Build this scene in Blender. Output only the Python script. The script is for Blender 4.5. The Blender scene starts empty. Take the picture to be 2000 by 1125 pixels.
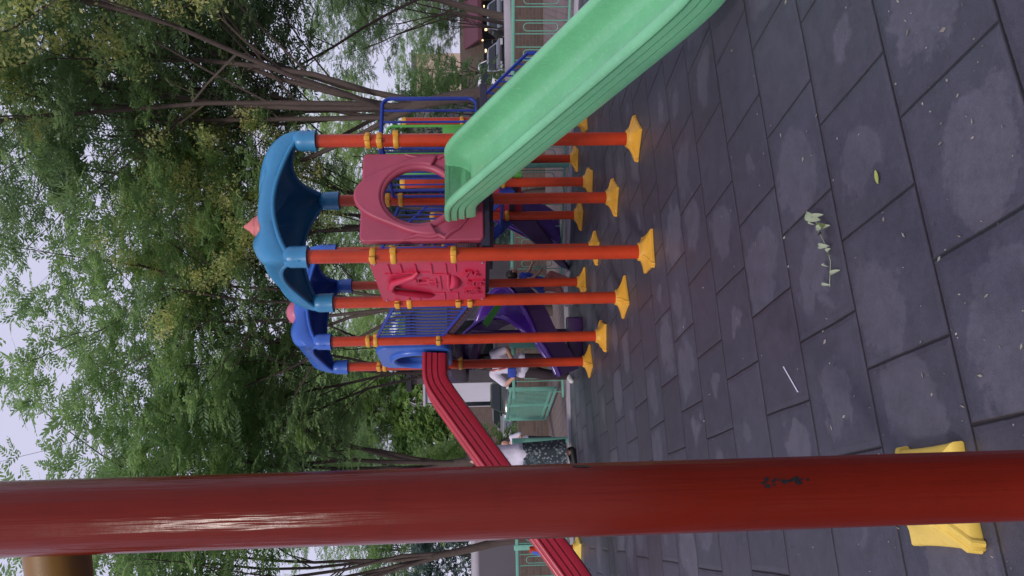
import bpy, bmesh, math, random
import numpy as np
from mathutils import Vector, Matrix
R = math.radians
rnd = random.Random(7)
sc = bpy.context.scene
COL = sc.collection
# ------------------------------------------------------------------ camera geometry (phone held sideways)
F = 1405.0; PITCH = R(-2.93); ROLL = R(-1.03); CAMH = 1.44
def ray(x, y):
    u = ((1125 - y) - 562.5) / F; v = (x - 1000.0) / F
    X, Z = math.cos(ROLL) * u + math.sin(ROLL) * v, math.sin(ROLL) * u - math.cos(ROLL) * v
    c, s = math.cos(PITCH), math.sin(PITCH)
    return Vector((X, c - s * Z, s + c * Z))
def P(x, y, d):                      # point in the place seen at photo position x, y and d metres ahead
    r = ray(x, y); r = r / r.y * d
    return Vector((r.x, r.y, r.z + CAMH))
def G(x, y):                         # point on the ground
    r = ray(x, y); k = CAMH / -r.z
    return Vector((r.x * k, r.y * k, 0))
def PZ(x, y, z):                     # point at height z
    r = ray(x, y); k = (z - CAMH) / r.z
    return Vector((r.x * k, r.y * k, z))
# ------------------------------------------------------------------ materials
def newmat(name):
    m = bpy.data.materials.new(name); m.use_nodes = True
    nt = m.node_tree; nt.nodes.clear()
    out = nt.nodes.new('ShaderNodeOutputMaterial')
    b = nt.nodes.new('ShaderNodeBsdfPrincipled')
    nt.links.new(b.outputs[0], out.inputs[0])
    return m, nt, b, out
class NT:
    def __init__(s, nt): s.nt = nt
    def n(s, t, **k):
        q = s.nt.nodes.new(t)
        for a, b in k.items(): setattr(q, a, b)
        return q
    def l(s, a, b): s.nt.links.new(a, b)
    def m(s, op, a, b=None, c=None):
        q = s.n('ShaderNodeMath', operation=op)
        for i, v in enumerate((a, b, c)):
            if v is None: continue
            if isinstance(v, (int, float)): q.inputs[i].default_value = v
            else: s.l(v, q.inputs[i])
        return q.outputs[0]
    def mix(s, f, a, b, mode='MIX'):
        q = s.n('ShaderNodeMix', data_type='RGBA', blend_type=mode)
        for i, v in ((0, f), (6, a), (7, b)):
            if isinstance(v, (int, float)): q.inputs[i].default_value = v
            elif isinstance(v, (tuple, list)): q.inputs[i].default_value = (*v, 1) if len(v) == 3 else v
            else: s.l(v, q.inputs[i])
        return q.outputs[2]
    def noise(s, vec, scale, detail=4, rough=.55, dist=0):
        q = s.n('ShaderNodeTexNoise'); q.inputs['Scale'].default_value = scale
        q.inputs['Detail'].default_value = detail; q.inputs['Roughness'].default_value = rough
        q.inputs['Distortion'].default_value = dist
        if vec is not None: s.l(vec, q.inputs['Vector'])
        return q.outputs['Fac']
    def ramp(s, fac, *st):
        q = s.n('ShaderNodeValToRGB'); e = q.color_ramp.elements
        while len(e) < len(st): e.new(.5)
        for i, (p, c) in enumerate(st):
            e[i].position = p; e[i].color = (*c, 1) if isinstance(c, (tuple, list)) else (c, c, c, 1)
        s.l(fac, q.inputs[0]); return q.outputs[0]
def paint(name, col, rough=.38, var=.16, dirt=.25, dirtcol=(.12, .09, .08), bump=.02, scale=9, spec=.5, metal=0, coat=0, streak=0):
    m, nt, b, _ = newmat(name); N = NT(nt)
    g = N.n('ShaderNodeTexCoord').outputs['Object']
    n1 = N.noise(g, scale * .35, 5, .6); n2 = N.noise(g, scale * 4, 6, .7); n3 = N.noise(g, scale * 22, 3, .6)
    c = N.mix(N.ramp(n1, (.3, 0.), (.7, 1.)), tuple(x * (1 - var) for x in col), tuple(min(1, x * (1 + var * .6)) for x in col))
    c = N.mix(N.m('MULTIPLY', N.ramp(n2, (.52, 0.), (.78, 1.)), dirt), c, dirtcol)
    N.l(c, b.inputs['Base Color'])
    N.l(N.m('ADD', N.m('MULTIPLY', n2, .22), rough - .08), b.inputs['Roughness'])
    b.inputs['Specular IOR Level'].default_value = spec
    b.inputs['Metallic'].default_value = metal
    b.inputs['Coat Weight'].default_value = coat; b.inputs['Coat Roughness'].default_value = .12
    bp = N.n('ShaderNodeBump'); bp.inputs['Strength'].default_value = .25; bp.inputs['Distance'].default_value = bump * .04
    hh = N.m('ADD', n3, N.m('MULTIPLY', n1, 3))
    if streak:
        mp = N.n('ShaderNodeMapping'); mp.inputs['Scale'].default_value = (16, 16, .9); N.l(g, mp.inputs[0])
        hh = N.m('ADD', N.m('MULTIPLY', N.noise(mp.outputs[0], 1.6, 4, .6), 1.0), N.m('MULTIPLY', n3, .02)); bp.inputs['Distance'].default_value = .012; bp.inputs['Strength'].default_value = .5
    N.l(hh, bp.inputs['Height']); N.l(bp.outputs[0], b.inputs['Normal'])
    return m
def plain(name, col, rough=.6, emit=None, es=1.0, metal=0):
    m, nt, b, _ = newmat(name); N = NT(nt)
    g = N.n('ShaderNodeTexCoord').outputs['Object']
    n1 = N.noise(g, 14, 4)
    N.l(N.mix(n1, tuple(x * .82 for x in col), tuple(min(1, x * 1.12) for x in col)), b.inputs['Base Color'])
    b.inputs['Roughness'].default_value = rough; b.inputs['Metallic'].default_value = metal
    if emit: b.inputs['Emission Color'].default_value = (*emit, 1); b.inputs['Emission Strength'].default_value = es
    return m
M = {}
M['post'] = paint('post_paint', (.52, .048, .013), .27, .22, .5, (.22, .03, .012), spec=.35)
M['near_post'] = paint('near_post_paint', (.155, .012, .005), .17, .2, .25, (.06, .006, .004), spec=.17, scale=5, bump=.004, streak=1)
M['yellow'] = paint('yellow_plastic', (.72, .36, .035), .42, .15, .4, (.30, .12, .03))
M['yellow_near'] = paint('pale_yellow_plastic', (.78, .55, .10), .42, .12, .35, (.40, .22, .05))
M['mustard'] = paint('mustard_paint', (.22, .11, .02), .35, .3, .4)
M['green'] = paint('green_plastic', (.17, .50, .26), .2, .12, .4, (.36, .62, .46), coat=.25, spec=.6)
M['red'] = paint('red_plastic', (.42, .018, .042), .34, .15, .3, (.16, .01, .02), coat=.15)
M['housered'] = paint('crimson_plastic', (.56, .026, .075), .4, .1, .2, (.28, .015, .04))
M['pink'] = paint('pink_plastic', (.43, .070, .125), .42, .12, .25, (.26, .04, .07))
M['teal'] = paint('teal_plastic', (.040, .23, .45), .30, .14, .35, (.04, .14, .28))
M['blueroof'] = paint('blue_plastic', (.04, .13, .52), .30, .14, .25, (.03, .08, .3))
M['finial'] = paint('salmon_plastic', (.62, .17, .16), .4, .15, .3)
M['pinkball'] = paint('rose_plastic', (.55, .14, .22), .4, .15, .3)
M['blue'] = paint('blue_metal_paint', (.016, .045, .33), .36, .15, .25, (.02, .03, .1))
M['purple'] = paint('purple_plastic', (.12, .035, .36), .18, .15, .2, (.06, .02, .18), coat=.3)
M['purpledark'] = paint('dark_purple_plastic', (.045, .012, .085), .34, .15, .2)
M['lime'] = paint('lime_plastic', (.10, .42, .07), .42, .12, .3, (.06, .2, .04))
M['mint'] = paint('mint_paint', (.16, .42, .33), .5, .15, .35, (.10, .16, .12))
M['deck'] = paint('deck_metal', (.035, .032, .06), .5, .2, .3)
M['plank'] = paint('bridge_plank', (.10, .045, .05), .6, .3, .4)
M['black'] = plain('black_rubber', (.01, .01, .012), .5)
M['bolt'] = plain('zinc_bolt', (.5, .5, .5), .35, metal=.8)
M['skin'] = plain('skin', (.55, .31, .22), .5)
M['hair'] = plain('hair', (.02, .014, .012), .5)
M['whitecloth'] = plain('white_cotton', (.72, .68, .82), .8)
M['pants'] = plain('dark_trousers', (.035, .022, .03), .8)
M['bluecloth'] = plain('blue_vest', (.03, .07, .42), .8)
M['yellowcloth'] = plain('yellow_shirt', (.62, .50, .20), .8)
M['pinkcloth'] = plain('rose_leggings', (.45, .17, .16), .8)
M['lilac'] = plain('lilac_cloth', (.45, .30, .72), .8)
M['shoe'] = plain('white_shoe', (.7, .68, .7), .5)
M['navy'] = plain('navy_cloth', (.02, .03, .06), .8)
M['orange'] = plain('orange_snack', (.8, .22, .04), .5)
M['bark'] = None
def m_bark(name, a, bcol):
    m, nt, b, _ = newmat(name); N = NT(nt)
    g = N.n('ShaderNodeTexCoord').outputs['Object']
    mp = N.n('ShaderNodeMapping'); mp.inputs['Scale'].default_value = (9, 9, 1.6); N.l(g, mp.inputs[0])
    n1 = N.noise(mp.outputs[0], 3, 8, .7, .6); n2 = N.noise(g, 1.3, 3)
    N.l(N.mix(N.m('MULTIPLY', n1, N.m('ADD', n2, .5)), a, bcol), b.inputs['Base Color'])
    b.inputs['Roughness'].default_value = .9
    bp = N.n('ShaderNodeBump'); bp.inputs['Strength'].default_value = .7; bp.inputs['Distance'].default_value = .02
    N.l(n1, bp.inputs['Height']); N.l(bp.outputs[0], b.inputs['Normal']); return m
M['bark'] = m_bark('grey_brown_bark', (.035, .025, .022), (.16, .12, .105))
def m_leaf(name, c1, c2, c3, trans=.38):
    m, nt, b, out = newmat(name); N = NT(nt)
    geo = N.n('ShaderNodeNewGeometry'); g = N.n('ShaderNodeTexCoord').outputs['Object']
    rr = geo.outputs['Random Per Island']
    c = N.mix(rr, c1, c2)
    n = N.noise(g, .9, 3)
    c = N.mix(N.ramp(n, (.45, 0.), (.68, 1.)), c, c3)
    N.l(c, b.inputs['Base Color']); b.inputs['Roughness'].default_value = .48
    tr = N.n('ShaderNodeBsdfTranslucent')
    tc = N.mix(.5, c, tuple(min(1, x * 1.9) for x in c3)); N.l(tc, tr.inputs[0])
    mx = N.n('ShaderNodeMixShader'); mx.inputs[0].default_value = trans
    N.l(b.outputs[0], mx.inputs[1]); N.l(tr.outputs[0], mx.inputs[2]); N.l(mx.outputs[0], out.inputs[0])
    return m
M['leaf'] = m_leaf('leaf_green', (.13, .23, .105), (.23, .36, .18), (.27, .40, .14), .5)
M['leafdark'] = m_leaf('leaf_dark_green', (.085, .155, .085), (.17, .27, .15), (.22, .32, .13), .5)
M['leaflight'] = m_leaf('leaf_light_green', (.21, .36, .11), (.32, .46, .19), (.36, .48, .17), .5)
M['leafgrey'] = m_leaf('leaf_grey_green', (.10, .16, .14), (.24, .32, .29), (.13, .2, .16), .3)
M['seed'] = m_leaf('yellow_green_seed', (.62, .64, .24), (.76, .74, .36), (.5, .58, .22), .45)
M['litter'] = m_leaf('pale_petal', (.26, .22, .19), (.46, .42, .38), (.38, .40, .26), .2)
M['yleaf'] = plain('yellow_green_leaf', (.42, .46, .12), .6)
M['paleleaf'] = m_leaf('pale_dry_leaf', (.26, .33, .17), (.46, .50, .38), (.30, .37, .20), .15)
M['oliveleaf'] = plain('olive_leaf', (.10, .12, .03), .6)
M['straw'] = plain('white_straw', (.75, .72, .85), .5)

def m_ground():
    m, nt, b, _ = newmat('rubber_tiles'); N = NT(nt)
    pos = N.n('ShaderNodeNewGeometry').outputs['Position']
    th = .3233
    mp = N.n('ShaderNodeMapping', vector_type='TEXTURE'); mp.inputs['Rotation'].default_value = (0, 0, th); N.l(pos, mp.inputs[0])
    wob = N.n('ShaderNodeVectorMath', operation='ADD'); N.l(mp.outputs[0], wob.inputs[0])
    nz = N.n('ShaderNodeTexNoise'); nz.inputs['Scale'].default_value = 1.3; N.l(pos, nz.inputs['Vector'])
    sv = N.n('ShaderNodeVectorMath', operation='SCALE'); sub = N.n('ShaderNodeVectorMath', operation='SUBTRACT'); sub.inputs[1].default_value = (.5, .5, .5)
    N.l(nz.outputs['Color'], sub.inputs[0]); N.l(sub.outputs[0], sv.inputs[0]); sv.inputs['Scale'].default_value = .022; N.l(sv.outputs[0], wob.inputs[1])
    sx = N.n('ShaderNodeSeparateXYZ'); N.l(wob.outputs[0], sx.inputs[0])
    v = N.m('DIVIDE', N.m('SUBTRACT', sx.outputs[1], 1.567), .4955); row = N.m('FLOOR', v)
    par = N.m('MODULO', N.m('ABSOLUTE', row), 2)
    rj = N.n('ShaderNodeTexWhiteNoise', noise_dimensions='1D'); N.l(row, rj.inputs['W'])
    u = N.m('ADD', N.m('DIVIDE', N.m('SUBTRACT', sx.outputs[0], .265), .512), N.m('ADD', N.m('MULTIPLY', par, .5), N.m('MULTIPLY', rj.outputs[0], .07)))
    ui = N.m('FLOOR', u)
    fx = N.m('SUBTRACT', N.m('SUBTRACT', u, ui), .5); fy = N.m('SUBTRACT', N.m('SUBTRACT', v, row), .5)
    ex = N.m('SUBTRACT', .5, N.m('ABSOLUTE', fx)); ey = N.m('SUBTRACT', .5, N.m('ABSOLUTE', fy))
    cmb = N.n('ShaderNodeCombineXYZ'); N.l(ui, cmb.inputs[0]); N.l(row, cmb.inputs[1])
    wn = N.n('ShaderNodeTexWhiteNoise', noise_dimensions='2D'); N.l(cmb.outputs[0], wn.inputs[0])
    sc2 = N.n('ShaderNodeSeparateColor'); N.l(wn.outputs['Color'], sc2.inputs[0])
    ra, rb, rc = sc2.outputs
    e = N.m('MINIMUM', ex, ey)
    nj = N.noise(pos, 30, 4)
    gap = N.m('SUBTRACT', 1, N.ramp(N.m('ADD', e, N.m('MULTIPLY', N.m('SUBTRACT', nj, .5), .010)), (.006, 0.), (.014, 1.)))
    edge = N.m('SUBTRACT', 1, N.ramp(e, (.0, 0.), (.10, 1.)))
    # worn dry patch in the middle of each tile
    n1 = N.noise(pos, 3.2, 6, .62, .3); n2 = N.noise(pos, 14, 5, .7)
    ox = N.m('ADD', fx, N.m('MULTIPLY', N.m('SUBTRACT', ra, .5), .35)); oy = N.m('ADD', fy, N.m('MULTIPLY', N.m('SUBTRACT', rb, .5), .3))
    d = N.m('SQRT', N.m('ADD', N.m('MULTIPLY', ox, ox), N.m('MULTIPLY', N.m('MULTIPLY', oy, oy), 1.5)))
    d = N.m('ADD', d, N.m('ADD', N.m('MULTIPLY', N.m('SUBTRACT', n1, .5), 1.25), N.m('MULTIPLY', N.m('SUBTRACT', n2, .5), .30)))
    rad = N.m('SUBTRACT', N.m('MULTIPLY', rc, .62), .12)
    blot = N.m('SUBTRACT', 1, N.ramp(N.m('ADD', N.m('SUBTRACT', d, rad), .5), (.465, 0.), (.53, 1.)))
    base = N.mix(ra, (.048, .044, .062), (.066, .063, .088))
    base = N.mix(N.m('MULTIPLY', rc, .5), base, (.062, .069, .098))
    c = N.mix(N.m('MULTIPLY', blot, N.m('ADD', N.m('MULTIPLY', rb, .4), .55)), base, (.112, .109, .140))
    c = N.mix(N.m('MULTIPLY', N.noise(pos, .6, 4), .35), c, (.066, .055, .074))
    mot = N.noise(pos, 9, 7, .75); mot2 = N.noise(pos, 46, 5, .8)
    c = N.mix(.8, c, N.mix(N.ramp(N.m('ADD', N.m('MULTIPLY', mot, .6), N.m('MULTIPLY', mot2, .4)), (.36, 0.), (.64, 1.)), (.34, .34, .35), (.66, .65, .67)), 'OVERLAY')
    grit = N.noise(pos, 260, 2, .8); c = N.mix(.55, c, N.mix(grit, (.2, .2, .2), (.8, .8, .8)), 'OVERLAY')
    c = N.mix(N.m('MULTIPLY', edge, .25), c, (.045, .038, .055))
    c = N.mix(gap, c, (.013, .010, .016))
    N.l(c, b.inputs['Base Color'])
    N.l(N.m('SUBTRACT', .54, N.m('MULTIPLY', N.noise(pos, 2.1, 4), .2)), b.inputs['Roughness']); b.inputs['Specular IOR Level'].default_value = .5
    bp = N.n('ShaderNodeBump'); bp.inputs['Strength'].default_value = .8; bp.inputs['Distance'].default_value = .006
    ht = N.m('ADD', N.m('SUBTRACT', N.m('MULTIPLY', grit, .35), N.m('MULTIPLY', gap, 1.6)), N.m('ADD', N.m('MULTIPLY', ra, .25), N.m('MULTIPLY', N.ramp(e, (.0, 0.), (.05, 1.)), .8)))
    N.l(ht, bp.inputs['Height']); N.l(bp.outputs[0], b.inputs['Normal'])
    return m
def m_brick(name, c1, c2, mort, w=.2, h=.1, rot=0, horiz=True, mortar=.012, dirt=.3):
    m, nt, b, _ = newmat(name); N = NT(nt)
    g = N.n('ShaderNodeTexCoord').outputs['Object']
    mp = N.n('ShaderNodeMapping'); mp.inputs['Rotation'].default_value = (R(90) if not horiz else 0, 0, rot); N.l(g, mp.inputs[0])
    bt = N.n('ShaderNodeTexBrick'); N.l(mp.outputs[0], bt.inputs['Vector'])
    bt.inputs['Color1'].default_value = (*c1, 1); bt.inputs['Color2'].default_value = (*c2, 1); bt.inputs['Mortar'].default_value = (*mort, 1)
    bt.inputs['Scale'].default_value = 1; bt.inputs['Brick Width'].default_value = w; bt.inputs['Row Height'].default_value = h; bt.inputs['Mortar Size'].default_value = mortar
    n = N.noise(g, 1.8, 6, .7)
    N.l(N.mix(N.m('MULTIPLY', n, dirt), bt.outputs[0], tuple(x * .3 for x in c1)), b.inputs['Base Color']); b.inputs['Roughness'].default_value = .85
    bp = N.n('ShaderNodeBump'); bp.inputs['Distance'].default_value = .008; bp.inputs['Strength'].default_value = .6; bp.invert = True
    N.l(bt.outputs['Fac'], bp.inputs['Height']); N.l(bp.outputs[0], b.inputs['Normal']); return m
def m_plaster(name, col, stain=.4, sc_=.8):
    m, nt, b, _ = newmat(name); N = NT(nt)
    g = N.n('ShaderNodeTexCoord').outputs['Object']
    mp = N.n('ShaderNodeMapping'); mp.inputs['Scale'].default_value = (1, 1, .35); N.l(g, mp.inputs[0])
    n = N.noise(mp.outputs[0], sc_, 7, .65); n2 = N.noise(g, 22, 4, .7)
    c = N.mix(N.m('MULTIPLY', N.ramp(n, (.42, 0.), (.7, 1.)), stain), col, tuple(x * .45 for x in col))
    c = N.mix(.15, c, N.mix(n2, (.3, .3, .3), (.7, .7, .7)), 'OVERLAY')
    N.l(c, b.inputs['Base Color']); b.inputs['Roughness'].default_value = .88; return m
M['ground'] = m_ground()
M['paving'] = m_brick('pink_grey_paving', (.30, .22, .22), (.24, .18, .185), (.13, .10, .10), .21, .105, .4)
M['brick'] = m_brick('brown_brick', (.16, .105, .085), (.11, .075, .065), (.14, .12, .11), .24, .075, 0, False, .01)
M['greywall'] = m_plaster('grey_render', (.125, .115, .14))
M['palewall'] = m_plaster('pale_render', (.34, .29, .31), .45)
M['whitewall'] = m_plaster('white_render', (.55, .53, .60), .25)
M['beige'] = m_plaster('beige_render', (.55, .42, .33), .3)
M['coping'] = m_plaster('pale_coping', (.46, .43, .50), .3, 2)
M['road'] = m_plaster('asphalt', (.055, .052, .058), .3)
M['earth'] = m_plaster('earth', (.12, .085, .07), .5, 2)
M['glassdark'] = plain('dark_glass', (.015, .02, .025), .08); M['glassdark'].node_tree.nodes['Principled BSDF'].inputs['Specular IOR Level'].default_value = .2
M['carblack'] = paint('black_car_paint', (.012, .015, .018), .2, .05, .1, coat=1)
M['carsilver'] = paint('silver_car_paint', (.35, .36, .40), .25, .05, .1, coat=1, metal=.5)
M['carwhite'] = paint('white_car_paint', (.62, .60, .64), .3, .05, .15, coat=.6)
M['cargreen'] = paint('dark_green_car_paint', (.02, .035, .035), .22, .05, .1, coat=1)
M['awning'] = plain('burgundy_fabric', (.10, .028, .045), .8)
M['lamp'] = plain('warm_light', (1, .8, .5), .5, (1, .66, .32), 3)
M['carlamp'] = plain('car_lamp', (.8, .8, .85), .2)
M['maroonbrick'] = M['brick']
# ------------------------------------------------------------------ mesh building
class MB:
    def __init__(s): s.v = []; s.f = []
    def add(s, vs, fs):
        o = len(s.v); s.v += [tuple(v) for v in vs]; s.f += [tuple(i + o for i in f) for f in fs]; return s
    def box(s, c, size, rot=None, bev=0):
        c = Vector(c); h = Vector(size) / 2; M3 = rot or Matrix.Identity(3)
        if bev <= 0:
            vs = [c + M3 @ Vector((x * h.x, y * h.y, z * h.z)) for x in (-1, 1) for y in (-1, 1) for z in (-1, 1)]
            return s.add(vs, [(0, 1, 3, 2), (4, 6, 7, 5), (0, 4, 5, 1), (2, 3, 7, 6), (0, 2, 6, 4), (1, 5, 7, 3)])
        bm = bmesh.new(); bmesh.ops.create_cube(bm, size=1)
        for v in bm.verts: v.co = Vector((v.co.x * size[0], v.co.y * size[1], v.co.z * size[2]))
        bmesh.ops.bevel(bm, geom=list(bm.edges), offset=min(bev, min(size) * .45), segments=2, profile=.6, affect='EDGES')
        bm.verts.index_update()
        s.add([c + M3 @ v.co for v in bm.verts], [tuple(v.index for v in f.verts) for f in bm.faces]); bm.free(); return s
    def tube(s, pts, r, n=10, caps=True, closed=False):
        pts = [Vector(p) for p in pts]; k = len(pts)
        if not hasattr(r, '__len__'): r = [r] * k
        up = Vector((0, 0, 1)); o = len(s.v)
        t0 = (pts[1] - pts[0]).normalized()
        a = t0.cross(up if abs(t0.z) < .9 else Vector((1, 0, 0))).normalized()
        for i, p in enumerate(pts):
            if closed: t = (pts[(i + 1) % k] - pts[i - 1]).normalized()
            else: t = (pts[min(i + 1, k - 1)] - pts[max(i - 1, 0)]).normalized()
            a = (a - t * a.dot(t)).normalized(); b = t.cross(a)
            for j in range(n):
                q = 2 * math.pi * j / n; s.v.append(tuple(p + (a * math.cos(q) + b * math.sin(q)) * r[i]))
        for i in range(k if closed else k - 1):
            for j in range(n):
                A = o + i * n + j; B = o + i * n + (j + 1) % n; i2 = (i + 1) % k
                s.f.append((A, B, o + i2 * n + (j + 1) % n, o + i2 * n + j))
        if caps and not closed:
            s.f.append(tuple(o + j for j in range(n))[::-1]); s.f.append(tuple(o + (k - 1) * n + j for j in range(n)))
        return s
    def lathe(s, c, prof, n=24, rot=None):
        c = Vector(c); M3 = rot or Matrix.Identity(3); o = len(s.v); k = len(prof)
        for (r, z) in prof:
            for j in range(n):
                q = 2 * math.pi * j / n; s.v.append(tuple(c + M3 @ Vector((r * math.cos(q), r * math.sin(q), z))))
        for i in range(k - 1):
            for j in range(n):
                s.f.append((o + i * n + j, o + i * n + (j + 1) % n, o + (i + 1) * n + (j + 1) % n, o + (i + 1) * n + j))
        s.f.append(tuple(o + j for j in range(n))[::-1]); s.f.append(tuple(o + (k - 1) * n + j for j in range(n))); return s
    def sweep(s, prof, frames, closed=True):   # prof: (a,b) ; frames: (origin, side, up)
        o = len(s.v); n = len(prof); k = len(frames)
        for (p, a, b) in frames:
            for (x, y) in prof: s.v.append(tuple(p + a * x + b * y))
        for i in range(k - 1):
            for j in range(n if closed else n - 1):
                s.f.append((o + i * n + j, o + i * n + (j + 1) % n, o + (i + 1) * n + (j + 1) % n, o + (i + 1) * n + j))
        return s
    def mesh(s, name, mat, smooth=35):
        me = bpy.data.meshes.new(name); me.from_pydata(s.v, [], s.f)
        if mat is not None: me.materials.append(mat)
        fix(me, smooth); return me
def fix(me, smooth):
    bm = bmesh.new(); bm.from_mesh(me); bmesh.ops.recalc_face_normals(bm, faces=bm.faces); bm.to_mesh(me); bm.free()
    if smooth:
        me.polygons.foreach_set('use_smooth', [True] * len(me.polygons)); me.set_sharp_from_angle(angle=R(smooth))
    me.update()
def link(name, me, parent=None, label=None):
    o = bpy.data.objects.new(name, me); COL.objects.link(o)
    if parent is not None:
        o.parent = parent
        if parent.type == 'EMPTY': o.matrix_parent_inverse = parent.matrix_basis.inverted()
    if label: o['label'] = label
    return o
def put(name, mb, mat, parent=None, smooth=35, label=None):
    return link(name, mb.mesh(name, mat, smooth), parent, label)
def tag(o, label, cat, group=None):
    o['label'] = label; o['category'] = cat
    if group: o['group'] = group
    return o
def thing(name, label, cat, loc=(0, 0, 0), group=None, rz=0):
    o = bpy.data.objects.new(name, None); o.empty_display_size = .2; COL.objects.link(o); o.location = loc; o.rotation_euler = (0, 0, rz)
    o.matrix_basis = Matrix.Translation(Vector(loc)) @ Matrix.Rotation(rz, 4, 'Z')
    return tag(o, label, cat, group)
def struct(name, mb, mat, smooth=0):
    o = put(name, mb, mat, None, smooth); o['kind'] = 'structure'; return o
def local(name, me, parent):        # child whose mesh is already in the thing's own frame
    o = bpy.data.objects.new(name, me); COL.objects.link(o); o.parent = parent; return o
def remeshed(mb, name, mat, vox, smooth_it=2):
    me = mb.mesh(name + '_raw', None, 0); o = bpy.data.objects.new('tmp', me); COL.objects.link(o)
    r = o.modifiers.new('r', 'REMESH'); r.mode = 'VOXEL'; r.voxel_size = vox; r.use_smooth_shade = True
    sm = o.modifiers.new('s', 'SMOOTH'); sm.iterations = smooth_it; sm.factor = .5
    dg = bpy.context.evaluated_depsgraph_get(); nm = bpy.data.meshes.new_from_object(o.evaluated_get(dg)); nm.name = name
    bpy.data.objects.remove(o); nm.materials.clear(); nm.materials.append(mat)
    nm.polygons.foreach_set('use_smooth', [True] * len(nm.polygons)); return nm
def curve_plate(loops, extr, bev):   # flat outline (with holes) -> solid with rounded edge, in local XY, thickness along Z
    cu = bpy.data.curves.new('c', 'CURVE'); cu.dimensions = '2D'; cu.fill_mode = 'BOTH'; cu.extrude = extr; cu.bevel_depth = bev; cu.bevel_resolution = 2; cu.offset = -bev
    for lp in loops:
        sp = cu.splines.new('POLY'); sp.points.add(len(lp) - 1); sp.use_cyclic_u = True
        for i, (x, y) in enumerate(lp): sp.points[i].co = (x, y, 0, 1)
    o = bpy.data.objects.new('c', cu); COL.objects.link(o); dg = bpy.context.evaluated_depsgraph_get(); dg.update()
    me = bpy.data.meshes.new_from_object(o.evaluated_get(dg)); bpy.data.objects.remove(o); bpy.data.curves.remove(cu); return me
def text_mesh(body, size, extr):
    cu = bpy.data.curves.new('t', 'FONT'); cu.body = body; cu.size = size; cu.extrude = extr; cu.align_x = 'CENTER'; cu.align_y = 'CENTER'; cu.offset = .0012; cu.resolution_u = 3
    o = bpy.data.objects.new('t', cu); COL.objects.link(o); dg = bpy.context.evaluated_depsgraph_get(); dg.update()
    me = bpy.data.meshes.new_from_object(o.evaluated_get(dg)); bpy.data.objects.remove(o); bpy.data.curves.remove(cu); return me
def placed(me, origin, ax, ay, mat, name):   # move flat mesh onto plane with axes ax, ay
    az = ax.cross(ay).normalized(); T = Matrix((ax, ay, az)).transposed().to_4x4(); T.translation = origin
    me.transform(T); me.name = name; me.materials.clear(); me.materials.append(mat); fix(me, 40); return me
def merge(meshes, name, mat):
    bm = bmesh.new()
    for m in meshes: bm.from_mesh(m)
    me = bpy.data.meshes.new(name); bm.to_mesh(me); bm.free(); me.materials.append(mat); me.polygons.foreach_set('use_smooth', [True] * len(me.polygons)); me.set_sharp_from_angle(angle=R(40)); return me
# ------------------------------------------------------------------ setting
def plane(x0, x1, y0, y1, z, nx=1, ny=1):
    b = MB(); vs = []; fs = []
    for i in range(nx + 1):
        for j in range(ny + 1): vs.append((x0 + (x1 - x0) * i / nx, y0 + (y1 - y0) * j / ny, z))
    for i in range(nx):
        for j in range(ny): a = i * (ny + 1) + j; fs.append((a, a + ny + 1, a + ny + 2, a + 1))
    return b.add(vs, fs)
FA, FB, FC, FD = Vector((7.5, 8.05, 0)), Vector((4.6, 9.3, 0)), Vector((-.1, 11.3, 0)), Vector((-9.0, 11.0, 0))   # fence line
def poly_prism(pts, z0, z1):
    n = len(pts); vs = [(p[0], p[1], z0) for p in pts] + [(p[0], p[1], z1) for p in pts]
    return MB().add(vs, [tuple(range(n))[::-1], tuple(range(n, 2 * n))] + [(i, (i + 1) % n, n + (i + 1) % n, n + i) for i in range(n)])
struct('ground', plane(-400, 400, -300, 600, -1.0), M['road'])
struct('playground_floor', poly_prism([(-9, -4), (8, -4), (8, 7.75), tuple(FB[:2]), tuple(FC[:2]), tuple(FD[:2])], -1.2, 0.0), M['ground'])
def off(p, d): return (p[0], p[1] + d)
struct('kerb', poly_prism([off(FA, -.14), off(FB, -.14), off(FC, -.16), off(FD, -.16), off(FD, .06), off(FC, .06), off(FB, .06), off(FA, .06)], -.9, .035), M['coping'])
struct('pavement', poly_prism([off(FA, .06), off(FB, .06), off(FC, .06), off(FD, .06), (-9, 15.0), (8, 14.2), (11, 13)], -1.1, -.012), M['paving'])
struct('far_terrain', plane(-60, 60, 15.1, 17.2, -.1, 1, 1), M['earth'])
# ------------------------------------------------------------------ play structure
C0 = Vector((.28, 5.84, 0)); E1 = Vector((.934, .358, 0)).normalized(); E2 = Vector((-.358, .934, 0)).normalized(); UP = Vector((0, 0, 1))
def L(a, b, z=0): return C0 + E1 * a + E2 * b + UP * z
MR = Matrix((E1, E2, UP)).transposed()
play = thing('play_structure', 'large orange-posted play structure with blue roofs, coloured slides and panels on rubber tiles', 'playset', L(.5, 1.5))
S = 1.08
def ring(c, r0, h=.045, lug=None):
    b = MB().lathe(c, [(r0 + .001, -h / 2), (r0 + .009, -h / 2 + .002), (r0 + .014, -h * .25), (r0 + .014, h * .25), (r0 + .009, h / 2 - .002), (r0 + .001, h / 2)], 24)
    if lug is not None:
        d = lug.normalized(); b.box(Vector(c) + d * (r0 + .02), (.045, .04, h * 1.02), Matrix.Rotation(math.atan2(d.y, d.x), 3, 'Z'), .008)
    return b
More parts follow.
